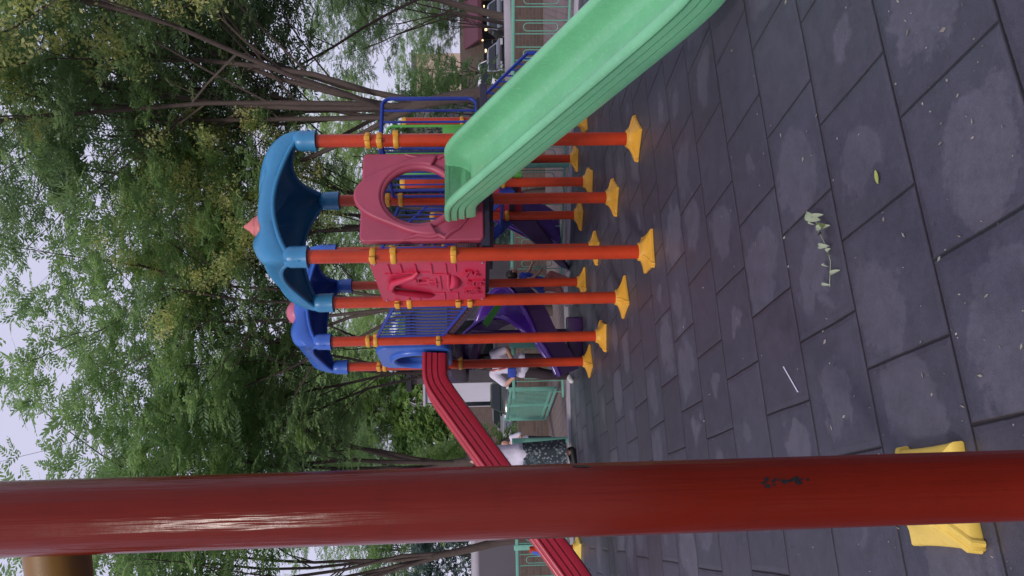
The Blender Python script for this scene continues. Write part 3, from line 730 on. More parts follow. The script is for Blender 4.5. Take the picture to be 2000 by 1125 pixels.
# ------------------------------------------------------------------ fence
def hoop(b, p, ax, x0, w, z0, z1, r):
    pts = []
    rr_ = w / 2
    c0 = p + ax * (x0 + rr_)
    for i in range(9): a = R(180 - 180 * i / 8); pts.append(c0 + ax * rr_ * math.cos(a) + UP * (z1 - rr_ + rr_ * math.sin(a)))
    for i in range(9): a = R(0 - 180 * i / 8); pts.append(c0 + ax * rr_ * math.cos(a) + UP * (z0 + rr_ + rr_ * math.sin(a)))
    b.tube(pts, r, 6, closed=True)
def fence(p0, p1, label, posts, gap=None, group='mint green railings round the playground'):
    t = thing('metal_fence', label, 'fence', p0, group)
    d = (p1 - p0); Ln = d.length; ax = d.normalized(); rot = Matrix.Rotation(math.atan2(ax.y, ax.x), 3, 'Z')
    for z, s_ in ((.865, .045), (.10, .032)): put('rail', MB().box(p0 + d / 2 + UP * z, (Ln, s_, s_), rot, .006), M['mint'], t)
    bb = MB(); n = int(Ln / .17)
    for i in range(n):
        x = (i + .5) * Ln / n; p = p0 + ax * x; bb.tube([p + UP * .11, p + UP * .85], .008, 6, caps=False)
    put('bars', bb, M['mint'], t)['kind'] = 'stuff'
    hb = MB()
    for i in range(0, n - 1, 2): hoop(hb, p0, ax, (i + .5) * Ln / n + .035, .10, .25, .72, .007)
    put('hoops', hb, M['mint'], t)['kind'] = 'stuff'
    for x in posts:
        put('post', MB().box(p0 + ax * x + UP * .45, (.085, .06, .92), rot, .012), M['mint'], t)
fence(FA, FC + Vector((.0, 0, 0)), 'mint green metal railing behind the green slide and the towers', (.04, 1.55, 3.1, 3.87, 6.2, 8.0))
fence(FC + Vector((-.75, -.02, 0)), Vector((-1.72, 11.2, 0)), 'short mint green railing length behind the purple curved slide', (.04,))
fence(Vector((-2.35, 11.22, 0)), FD, 'mint green metal railing behind the red slide at the left', (.04, 1.68, 2.35, 3.8, 5.5))
g0, g1 = P(1082, 757, 12.3), P(1062, 818, 14.4); g0.z = 0; g1.z = 0
gt = thing('open_gate', 'mint green metal gate leaf standing open behind the railing', 'gate', g0)
d = g1 - g0; Ln = d.length; ax = d.normalized(); rot = Matrix.Rotation(math.atan2(ax.y, ax.x), 3, 'Z')
b = MB(); b.box(g0 + d / 2 + UP * .86, (Ln, .04, .04), rot, .005); b.box(g0 + d / 2 + UP * .16, (Ln, .04, .04), rot, .005); b.box(g0 + d / 2 + UP * .08, (Ln, .04, .04), rot, .005)
for x in (.04, Ln * .5, Ln - .04): b.box(g0 + ax * x + UP * .5, (.14, .035, .80), rot, .005)
put('gate_frame', b, M['mint'], gt)
b = MB()
for i in range(1, 26): p = g0 + ax * (Ln * i / 26); b.tube([p + UP * .17, p + UP * .84], .008, 6, caps=False)
put('bars', b, M['mint'], gt)['kind'] = 'stuff'
# ------------------------------------------------------------------ walls and buildings behind
pw = thing('retaining_wall', 'low brown brick wall with pale coping beyond the railings', 'wall', (0, 15.0, 0))
put('wall', MB().box((-.5, 15.05, .05), (22, .3, 1.10)), M['brick'], pw, 0)
put('coping', MB().box((6.9, 15.05, .665), (8.6, .42, .13), None, .015), M['coping'], pw)
gw = thing('boundary_wall', 'dark grey rendered wall with rounded pale coping at the far left', 'wall', (-8, 15.6, 0))
w0 = P(1000, 1052, 15.9).x
put('wall', MB().box((w0 - 4.2, 16.0, .25), (8.4, .3, 2.4)), M['greywall'], gw, 0)
put('coping', MB().tube([Vector((w0 + .1, 15.95, 1.53)), Vector((w0 - 8.3, 15.95, 1.53))], .11, 14), M['coping'], gw)
put('pillar', MB().box((w0 + .12, 15.85, .3), (.22, .42, 2.5), None, .02), M['palewall'], gw)
def house(name, label, x0, x1, y0, depth, z0, z1, mat, wins, roof=None, door=None):
    t = thing(name, label, 'building', ((x0 + x1) / 2, y0, z0))
    put('wall', MB().box(((x0 + x1) / 2, y0 + depth / 2, (z0 + z1) / 2), (x1 - x0, depth, z1 - z0)), M[mat], t, 0)
    put('roof', MB().box(((x0 + x1) / 2, y0 + depth / 2, z1 + .08), (x1 - x0 + .4, depth + .4, .16)), M[roof or 'greywall'], t, 0)
    for (wx, wz, ww, wh) in wins:
        f = put('window', MB().box((wx, y0 - .02, wz), (ww + .12, .06, wh + .12)), M['coping'], t, 0)
        put('pane', MB().box((wx, y0 - .055, wz), (ww, .02, wh)), M['glassdark'], f, 0)
        put('glazing_bar', MB().box((wx, y0 - .07, wz), (.04, .02, wh)), M['coping'], f, 0)
    return t
house('low_building', 'single storey pinkish grey building behind the play towers', -3.0, 6.1, 23.0, 6, -1, 3.5, 'palewall', [(-1.6, 1.5, 1.2, 1.2), (4.7, 1.7, 1.3, 1.3)])
xa, xb = P(900, 785, 50).x, P(900, 700, 50).x
house('white_kiosk', 'small white rendered building behind the standing pupil in white', xa, xb, 50, 5, -1, 5.0, 'whitewall', [], roof='coping')
xa = P(900, 905, 50).x; xb = P(900, 787, 50).x
house('dark_shed', 'brown brick shed with a black opening behind the red slide', xa, xb - .1, 50.5, 4, -1, 2.7, 'brick', [(P(0, 803, 50).x, 1.3, 1.1, 1.9)])
def block(label, x0, x1, y0, z1, mat, nx, nz, zs=3.0):
    t = thing('apartment_block', label, 'apartment block', ((x0 + x1) / 2, y0, -1))
    put('wall', MB().box(((x0 + x1) / 2, y0 + 6, z1 / 2 - .5), (x1 - x0, 12, z1 + 1)), M[mat], t, 0)
    put('roof', MB().box(((x0 + x1) / 2, y0 + 6, z1 + .25), (x1 - x0 + .8, 12.8, .5)), M['greywall'], t, 0)
    for i in range(nx):
        for j in range(nz):
            wx = x0 + (x1 - x0) * (i + .5) / nx; wz = 1.2 + zs * (j + .1)
            f = put('window', MB().box((wx, y0 - .03, wz), (1.7, .1, 1.6)), M['coping'], t, 0)
            put('pane', MB().box((wx, y0 - .09, wz), (1.5, .04, 1.4)), M['glassdark'], f, 0)
    return t
block('beige apartment block seen between the trees at upper right', 17, 36, 110, 10, 'beige', 0, 0)
block('tall pale apartment block seen through leaves at left', P(400, 835, 80).x, P(400, 765, 80).x, 80, 29, 'whitewall', 2, 9)
# shop with awning and warm lights
sh = thing('shop', 'lit shop with burgundy awning beyond the parked cars at the right', 'shop', (19, 50, -1))
sx0, sx1 = P(930, 150, 50).x, P(930, -60, 50).x
put('wall', MB().box(((sx0 + sx1) / 2, 52, .6), (sx1 - sx0, 3, 3.2)), M['brick'], sh, 0)
a0 = P(925, 78, 48.5); a1 = P(925, -60, 48.5)
aw = MB().add([(a0.x, 50.4, 1.9), (a1.x, 50.4, 1.9), (a1.x, 48.4, .95), (a0.x, 48.4, .95), (a0.x, 50.4, 1.8), (a1.x, 50.4, 1.8), (a1.x, 48.4, .68), (a0.x, 48.4, .68)], [(0, 1, 2, 3), (7, 6, 5, 4), (3, 2, 6, 7), (0, 3, 7, 4), (1, 5, 6, 2), (0, 4, 5, 1)])
put('awning', aw, M['awning'], sh, 0)
for k in range(8):
    px = -30 + 22 * k + rnd.uniform(-5, 5); q = P(944 + rnd.uniform(-7, 9), px, 50.2)
    put('lamp', MB().box((q.x, 50.35, q.z), (rnd.uniform(.08, .3), .1, rnd.uniform(.06, .26)), None, .02), M['lamp'], sh)
for k in range(5):
    q = P(958, 10 + 26 * k, 50.2); w_ = put('shop_window', MB().box((q.x, 50.42, .1), (.8, .1, .9)), M['glassdark'], sh, 0)
# ------------------------------------------------------------------ cars
def car(name, label, loc, rz, mat, kind='suv', group=None):
    t = thing(name, label, 'car' if kind != 'van' else 'van', loc, group, rz)
    Ln, W, H = (4.6, 1.86, 1.68) if kind == 'suv' else ((4.5, 1.78, 1.46) if kind == 'sedan' else (4.9, 1.9, 2.0))
    if kind == 'suv': prof = [(0, .35), (0, .82), (.12, .98), (1.05, 1.08), (1.75, 1.62), (2.2, 1.68), (3.7, 1.64), (4.35, 1.08), (4.58, .95), (4.6, .4)]
    elif kind == 'sedan': prof = [(0, .30), (0, .66), (.15, .80), (1.15, .92), (1.95, 1.40), (2.4, 1.46), (3.1, 1.42), (3.8, .98), (4.45, .92), (4.5, .35)]
    else: prof = [(0, .35), (0, .9), (.10, 1.05), (.65, 1.20), (1.25, 1.88), (1.6, 2.0), (4.6, 2.0), (4.85, 1.9), (4.9, 1.0), (4.9, .4)]
    # local frame: +y backwards (front at y = 0 faces -y, towards the viewer at rz = 0)
    sec = []
    xs = (-1, -.97, -.80, 0, .80, .97, 1)
    b = MB(); vs = []; n = len(prof)
    for x in xs:
        k = abs(x)
        for (y, z) in prof:
            taper = 1 if z < 1.0 else 1 - .26 * (z - 1.0) / (H - 1.0)
            zz = z - (.03 if k > .96 and z > .9 else 0); yy = y + (.10 * k ** 6 if y < .2 else (-.10 * k ** 6 if y > Ln - .2 else 0))
            vs.append((x * W / 2 * taper, yy, zz))
    fs = []
    for i in range(len(xs) - 1):
        for j in range(n - 1): fs.append((i * n + j, i * n + j + 1, (i + 1) * n + j + 1, (i + 1) * n + j))
        fs.append((i * n + n - 1, i * n, (i + 1) * n, (i + 1) * n + n - 1))
    fs.append(tuple(range(n))); fs.append(tuple(range((len(xs) - 1) * n, len(xs) * n))[::-1])
    b.add(vs, fs); me = b.mesh('body', M[mat], 40); local('body', me, t)
    (y3, z3), (y4, z4) = prof[3], prof[4]
    g = MB(); dy, dz = y4 - y3, z4 - z3; nn_ = Vector((0, -dz, dy)).normalized() * .015
    a, c = .08, .90; w0_, w1_ = W / 2 * .86, W / 2 * .70
    v = [Vector((-w0_, y3 + dy * a, z3 + dz * a)), Vector((w0_, y3 + dy * a, z3 + dz * a)), Vector((w1_, y3 + dy * c, z3 + dz * c)), Vector((-w1_, y3 + dy * c, z3 + dz * c))]
    g.add([p + nn_ for p in v] + [p - nn_ for p in v], [(0, 1, 2, 3), (7, 6, 5, 4), (0, 4, 5, 1), (1, 5, 6, 2), (2, 6, 7, 3), (3, 7, 4, 0)])
    local('windscreen', g.mesh('windscreen', M['glassdark'], 0), t)
    for sx in (-1, 1):
        s_ = MB(); zt_ = H - .14; zb_ = 1.08 if kind != 'sedan' else .98
        xw = lambda z: sx * (W / 2 * (1 - .26 * max(0, z - 1.0) / (H - 1.0)) + .012)
        y0_, y1_ = y3 + .35, prof[-3][0] - .25
        s_.add([(xw(zb_), y0_, zb_), (xw(zb_), y1_, zb_), (xw(zt_), y1_ - .35, zt_), (xw(zt_), y0_ + .45, zt_)] + [(xw(zb_) - sx * .03, y0_, zb_), (xw(zb_) - sx * .03, y1_, zb_), (xw(zt_) - sx * .03, y1_ - .35, zt_), (xw(zt_) - sx * .03, y0_ + .45, zt_)], [(0, 1, 2, 3), (7, 6, 5, 4), (0, 4, 5, 1), (1, 5, 6, 2), (2, 6, 7, 3), (3, 7, 4, 0)])
        local('side_window', s_.mesh('side_window', M['glassdark'], 0), t)
        local('headlight', MB().box((sx * W * .37, .03, .74 if kind != 'sedan' else .64), (.36, .12, .14), None, .03).mesh('headlight', M['carlamp']), t)
        local('mirror', MB().box((sx * (W / 2 + .10), y3 + .5, 1.08), (.22, .12, .15), None, .04).mesh('mirror', M[mat]), t)
        for wy in (.85, Ln - .95):
            w = local('wheel', MB().lathe((sx * (W / 2 - .12), wy, .34), [(.20, -.11), (.33, -.11), (.345, -.08), (.345, .08), (.33, .11), (.20, .11)], 24, Matrix.Rotation(R(90), 3, 'Y')).mesh('wheel', M['black']), t)
            local('rim', MB().lathe((sx * (W / 2 - .01), wy, .34), [(.02, -.02), (.19, -.02), (.20, .01), (.10, .02)], 16, Matrix.Rotation(R(90), 3, 'Y')).mesh('rim', M['bolt']), w)
    gr = MB()
    for k in range(4): gr.box((0, -.01, .50 + .075 * k), (W * .46, .04, .028), None, .006)
    local('grille', gr.mesh('grille', M['bolt'] if kind == 'suv' else M['black']), t)
    local('number_plate', MB().box((0, -.03, .42), (.46, .02, .14), None, .004).mesh('number_plate', plate_blue), t)
    return t
plate_blue = plain('number_plate_blue', (.12, .2, .5), .4)
def carpos(x, y, d): p = P(x, y, d); return (p.x, p.y, -1.0)
car('parked_suv', 'black four wheel drive with chrome grille parked beside the white building', carpos(975, 778, 40), R(4), 'carblack', 'suv', 'cars parked along the street')
car('parked_car', 'small silver car half hidden at the left of the black four wheel drive', carpos(975, 832, 46), R(-14), 'carsilver', 'sedan', 'cars parked along the street')
car('parked_car', 'dark saloon parked under the burgundy awning', carpos(960, 18, 40), R(-10), 'cargreen', 'sedan', 'cars parked along the street')
car('parked_car', 'black saloon parked between the thin trunk and the white van', carpos(960, 103, 42), R(-6), 'carblack', 'sedan', 'cars parked along the street')
car('parked_van', 'white van at the left end of the right-hand car row', carpos(950, 138, 45), R(-6), 'carwhite', 'van')
# ------------------------------------------------------------------ trees
def leaf_frond(nl, ln, ll, lw, seed):
    r = random.Random(seed); V = []; Fc = []
    for i in range(nl * 2 + 1):
        side = 0 if i == nl * 2 else (1 if i % 2 else -1); k = (i // 2 + 1) / (nl + .6); 
        x = ln * k; z = -.30 * ln * k * k
        a = R(62 - 25 * k) * side + R(r.uniform(-10, 10)); dx, dy = math.cos(a), math.sin(a); dz = -.32 + r.uniform(-.25, .2)
        l = ll * (.75 + .5 * math.sin(math.pi * min(1, k))) * r.uniform(.85, 1.15); w = lw * r.uniform(.8, 1.15)
        p = Vector((x, 0, z)); d = Vector((dx, dy, dz)).normalized(); s_ = d.cross(Vector((0, 0, 1))).normalized()
        tw = r.uniform(-.5, .5); s_ = (s_ * math.cos(tw) + Vector((0, 0, 1)) * math.sin(tw))
        o = len(V); V += [p, p + d * l * .42 + s_ * w / 2, p + d * l, p + d * l * .42 - s_ * w / 2]; Fc.append((o, o + 1, o + 2, o + 3))
    return np.array([list(v) for v in V]), np.array(Fc)
FR = [leaf_frond(7, .40, .098, .038, s_) for s_ in range(5)]
FS = [leaf_frond(4, .24, .11, .055, 30 + s_) for s_ in range(3)]
def blob(seed):
    r = random.Random(seed); V = []; Fc = []
    for i in range(34):
        p = Vector((r.gauss(0, .085), r.gauss(0, .085), r.gauss(0, .06) + .03)); d = Vector((r.uniform(-1, 1), r.uniform(-1, 1), r.uniform(-.6, .8))).normalized() * .030; s_ = d.cross(Vector((r.random(), r.random(), 1))).normalized() * .017
        o = len(V); V += [p - d, p + s_, p + d, p - s_]; Fc.append((o, o + 1, o + 2, o + 3))
    return np.array([list(v) for v in V]), np.array(Fc)
BL = [blob(s_) for s_ in range(4)]
def scatter(lib, pos, dirs, scl, rng, name, mat):
    allv = []; allf = []; off_ = 0; pos = np.array(pos); dirs = np.array(dirs); scl = np.array(scl); which = rng.integers(0, len(lib), len(pos))
    for w, (V, Fc) in enumerate(lib):
        ix = np.where(which == w)[0]
        if not len(ix): continue
        x = dirs[ix]; x /= np.linalg.norm(x, axis=1, keepdims=True) + 1e-9
        up = np.tile([0, 0, 1.], (len(ix), 1)) + rng.normal(0, .45, (len(ix), 3)); y = np.cross(up, x); y /= np.linalg.norm(y, axis=1, keepdims=True) + 1e-9; z = np.cross(x, y)
        VV = (V[None, :, 0:1] * x[:, None] + V[None, :, 1:2] * y[:, None] + V[None, :, 2:3] * z[:, None]) * scl[ix][:, None, None] + pos[ix][:, None]
        n = V.shape[0]; FF = Fc[None] + (np.arange(len(ix)) * n)[:, None, None] + off_
        allv.append(VV.reshape(-1, 3)); allf.append(FF.reshape(-1, 4)); off_ += len(ix) * n
    v = np.concatenate(allv); f = np.concatenate(allf)
    me = bpy.data.meshes.new(name); me.vertices.add(len(v)); me.vertices.foreach_set('co', v.ravel().astype(np.float32))
    me.loops.add(len(f) * 4); me.loops.foreach_set('vertex_index', f.ravel().astype(np.int32)); me.polygons.add(len(f)); me.polygons.foreach_set('loop_start', np.arange(0, len(f) * 4, 4, dtype=np.int32))
    me.update(calc_edges=True); me.materials.append(mat); return me
def grow(seed, H, trunk_h, r0, spread, nlimb=5, fr=2600, lean=(0, 0), seeds=0, droop=.1, low=.3):
    r = random.Random(seed); rng = np.random.default_rng(seed); wood = MB(); tips = []
    def branch(p, d, ln, rad, lev):
        nseg = 6 if lev < 2 else 4; pts = [p]; rs = [rad]; q = p.copy(); dd = d.copy()
        for i in range(nseg):
            dd = (dd + Vector((r.gauss(0, .10), r.gauss(0, .10), r.gauss(0, .06) + (.05 if lev < 2 else -.05)))).normalized(); q = q + dd * ln / nseg
            pts.append(q.copy()); rs.append(rad * (1 - (.45 if lev < 3 else .7) * (i + 1) / nseg))
        wood.tube(pts, rs, 10 if lev == 0 else (7 if lev == 1 else 5 if lev == 2 else 4), caps=False)
        if lev >= 3:
            for k in (.3, .55, .8, 1.0):
                i = min(nseg, max(1, int(k * nseg))); tips.append((pts[i], dd, lev))
            return
        nch = (nlimb, 5, 5)[lev]
        for c in range(nch):
            k = (.75 + .25 * (c + 1) / nch) if lev == 0 else (.28 + .72 * (c + .5) / nch)
            i = min(nseg - 1, int(k * nseg)); fpos = k * nseg - i; bp = pts[i].lerp(pts[i + 1], max(0, min(1, fpos)))
            az = c * 2.4 + r.uniform(-.5, .5) + seed; el = (R(75), R(45), R(12))[lev] + r.gauss(0, .2)
            hz = Vector((math.cos(az), math.sin(az), 0))
            if lev == 0: nd = (hz * math.cos(el) * spread + UP * math.sin(el)).normalized(); l2 = (H - trunk_h) * r.uniform(.62, .85)
            else: nd = (dd * .75 + hz * .8 + UP * math.sin(el) * .35).normalized(); l2 = ln * r.uniform(.42, .62)
            branch(bp, nd, l2, rs[i] * (.52 if lev == 0 else .48), lev + 1)
        if lev > 0: tips.append((pts[-1], dd, lev))
    branch(Vector((0, 0, -.2)), Vector((lean[0], lean[1], 1)).normalized(), trunk_h + .2, r0, 0)
    pos, dirs, scl = [], [], []; sp_, sd, ss = [], [], []
    for i in range(fr):
        p, d, lev = tips[int(len(tips) * (r.random() ** 1.0)) if r.random() < .35 else (r.randrange(len(tips)) // 5 * 5) % len(tips)]; a = r.uniform(0, 2 * math.pi)
        dv = Vector((math.cos(a), math.sin(a), r.uniform(-.25, .55))) + d * .5
        pos.append(tuple(p + Vector((r.gauss(0, .10), r.gauss(0, .10), r.gauss(0, .10))))); dirs.append(tuple(dv)); scl.append(r.uniform(.7, 1.25))
    tw = MB()
    crown = scatter(FR, pos, dirs, scl, rng, 'crown', M['leaf'])
    sm = None
    if seeds:
        cand = sorted(tips, key=lambda q: -(.25 * q[0].z - q[0].y))[:int(len(tips) * .4)]
        for i in range(seeds):
            p, d, lev = cand[r.randrange(len(cand))]
            for k in range(5): sp_.append(tuple(p + Vector((r.gauss(0, .14), r.gauss(0, .14), .12 + r.gauss(0, .10))))); sd.append((r.uniform(-1, 1), r.uniform(-1, 1), .3)); ss.append(r.uniform(.8, 1.5))
        sm = scatter(BL, sp_, sd, ss, rng, 'seed_clusters', M['seed'])
    return wood.mesh('trunk', M['bark'], 60), crown, sm
TREES = {}
TREES['a'] = grow(11, 10.2, 3.4, .13, .75, 6, 3300)
TREES['b'] = grow(23, 9.8, 3.6, .10, .8, 5, 2900)
TREES['c'] = grow(37, 11.3, 3.0, .15, .8, 7, 4000, seeds=150)
TREES['d'] = grow(41, 9.0, 2.2, .10, .9, 6, 3000, lean=(-.12, 0))
def with_mat(me, mat):
    m2 = me.copy(); m2.materials.clear(); m2.materials.append(mat); return m2
CR = {(k, 'leaf'): TREES[k][1] for k in TREES}
def tree(kind, leafm, loc, rz, s, label, group='trees behind the playground', name='broadleaf_tree'):
    t = thing(name, label, 'tree', loc, group, rz); t.scale = (s, s, s) if not isinstance(s, tuple) else s
    wd, cr, sm = TREES[kind]
    if (kind, leafm) not in CR: CR[(kind, leafm)] = with_mat(cr, M[leafm])
    local('trunk', wd, t); local('crown', CR[(kind, leafm)], t)
    if sm is not None and leafm != 'leaflight':
        c = local('seed_clusters', sm, t); c['kind'] = 'stuff'
    return t
def tp(y, d): p = P(960, y, d); return (p.x, p.y, -.05 if d < 15 else -.9)
tree('c', 'leafdark', tp(165, 12.6), R(15), 1.0, 'big dark tree with yellow-green flower clusters rising behind the blue guard frame')
tree('a', 'leafdark', tp(195, 14.2), R(80), 1.0, 'dark trunked tree just left of the flowering tree')
tree('b', 'leafdark', tp(72, 15.6), R(10), 1.05, 'tree with a thin straight trunk in front of the parked cars')
tree('c', 'leaf', tp(380, 14.8), R(-25), .77, 'tree behind the teal roof with a few yellow clusters')
tree('a', 'leaf', tp(610, 13.6), R(140), .86, 'tree with grey brown trunk behind the bridge railing')
tree('b', 'leaf', tp(655, 15.6), R(250), .99, 'tree with forked limbs behind the royal blue roof')
tree('a', 'leaf', tp(862, 15.0), R(20), 1.06, 'tree with dark bare trunk above the red slide')
tree('d', 'leaf', tp(1048, 14.4), R(0), 1.12, 'leaning tree at far left beside the dark grey wall')
bk = [(-12, 34, 'a', 'leafdark', 'small dark tree over the awning at the right edge'), (62, 33, 'd', 'leaf', 'small tree just above the parked saloons'), (135, 35, 'a', 'leaf', 'small tree above the white van'), (60, 25, 'b', 'leafdark', 'dark tree standing behind the street at upper right'), (-130, 24, 'a', 'leafdark', 'tree at the far right edge behind the street'), (350, 26, 'b', 'leaflight', 'light green tree seen through the round pink window'),
      (500, 24, 'd', 'leaf', 'tree in the back row behind the crimson house panel'), (600, 28, 'a', 'leaflight', 'bright green tree behind the bridge'), (745, 58, 'd', 'leaflight', 'bright green low tree above the white building'), (840, 58, 'b', 'leaflight', 'bright green tree behind the head of the red slide'), (700, 58, 'c', 'leaflight', 'tall far tree between the bridge and the blue porthole panel'), (790, 58, 'a', 'leaf', 'far tree rising over the flat roof of the white building'), (895, 58, 'd', 'leaf', 'far tree beside the near dark red post'),
      (960, 23, 'a', 'leaf', 'green tree hidden behind the near dark red post'), (1120, 25, 'b', 'leaf', 'back row tree at the far left edge')]
for (y, d, k, lm, lab) in bk: tree(k, lm, tp(y, d), R(y * 37 % 360), .60 if d in (33, 34, 35) else 1.6 if d == 58 else .72 + .08 * ((y // 7) % 3), lab)
# shrubs
def shrub(label, loc, rad, h, n, mat, seed):
    r = random.Random(seed); rng = np.random.default_rng(seed); t = thing('leafy_shrub', label, 'shrub', loc); pos, dirs, scl = [], [], []
    st = MB()
    for k in range(9):
        a = r.uniform(0, 6.28); q = Vector((math.cos(a) * rad * .6, math.sin(a) * rad * .5, h * r.uniform(.6, .95))); st.tube([Vector((r.uniform(-.1, .1), r.uniform(-.1, .1), 0)), q * .5 + Vector((0, 0, .1)), q], [.03, .02, .008], 5)
    for i in range(n):
        a = r.uniform(0, 2 * math.pi); z = r.random() ** .8; rr_ = rad * math.sqrt(max(0, 1 - (2 * z - 1) ** 4)) * r.uniform(.6, 1.0) * (1 + .25 * math.sin(3 * a + 5 * z))
        pos.append((rr_ * math.cos(a), rr_ * math.sin(a), h * z)); dirs.append((math.cos(a) + r.gauss(0, .4), math.sin(a) + r.gauss(0, .4), r.uniform(-.3, .6))); scl.append(r.uniform(.8, 1.3))
    local('stems', st.mesh('stems', M['bark']), t)['kind'] = 'stuff'
    local('foliage', scatter(FS, pos, dirs, scl, rng, 'foliage', M[mat]), t); return t
def wl(y, d, z): p = P(960, y, d); return (p.x, p.y, z)
shrub('grey green shrub rising over the dark grey wall at far left', wl(1110, 17.5, -.9), 1.5, 3.9, 2600, 'leafgrey', 5)
shrub('dense dark shrub behind the pink window panel', wl(395, 19, -.9), 1.5, 4.6, 2600, 'leafgrey', 6)
shrub('low green shrub left of the open gate', wl(825, 15.7, -.1), .35, .7, 220, 'leaf', 8)
shrub('bright green bush behind the red slide', wl(945, 20, -.9), 1.2, 4.4, 2000, 'leaflight', 9)
for y_, lab, sd_, mt_ in ((815, 'large bright bush behind the brick shed roof', 21, 'leaflight'), (905, 'large dark bush behind the brick shed at its left end', 22, 'leaf')):
    b_ = shrub(lab, wl(y_, 58, -1), 1.7, 3.5, 3200, mt_, sd_); b_.scale = (2.4, 2.4, 2.6)
shrub('green bush behind the exit stair', wl(240, 20.5, -.9), 1.3, 4.6, 1500, 'leaf', 13)
# ------------------------------------------------------------------ people
def chain(b, pts, rs, n=12):
    for i in range(len(pts) - 1):
        p, q = Vector(pts[i]), Vector(pts[i + 1]); d = q - p; k = max(2, int(d.length / (.5 * min(rs[i], rs[i + 1]) + 1e-4))); k = min(k, 8)
        b.tube([p.lerp(q, j / k) for j in range(k + 1)], [rs[i] + (rs[i + 1] - rs[i]) * j / k for j in range(k + 1)], n)
    for p, r_ in zip(pts, rs): ball(b, p, r_)
def ball(b, p, r_, sc3=(1, 1, 1), n=12):
    vs = []; fs = []
    for i in range(1, n): 
        a = math.pi * i / n
        for j in range(n): q = 2 * math.pi * j / n; vs.append(Vector(p) + Vector((r_ * sc3[0] * math.sin(a) * math.cos(q), r_ * sc3[1] * math.sin(a) * math.sin(q), r_ * sc3[2] * math.cos(a))))
    for i in range(n - 2):
        for j in range(n): fs.append((i * n + j, i * n + (j + 1) % n, (i + 1) * n + (j + 1) % n, (i + 1) * n + j))
    fs.append(tuple(range(n))); fs.append(tuple(range((n - 2) * n, (n - 1) * n))[::-1]); b.add(vs, fs)
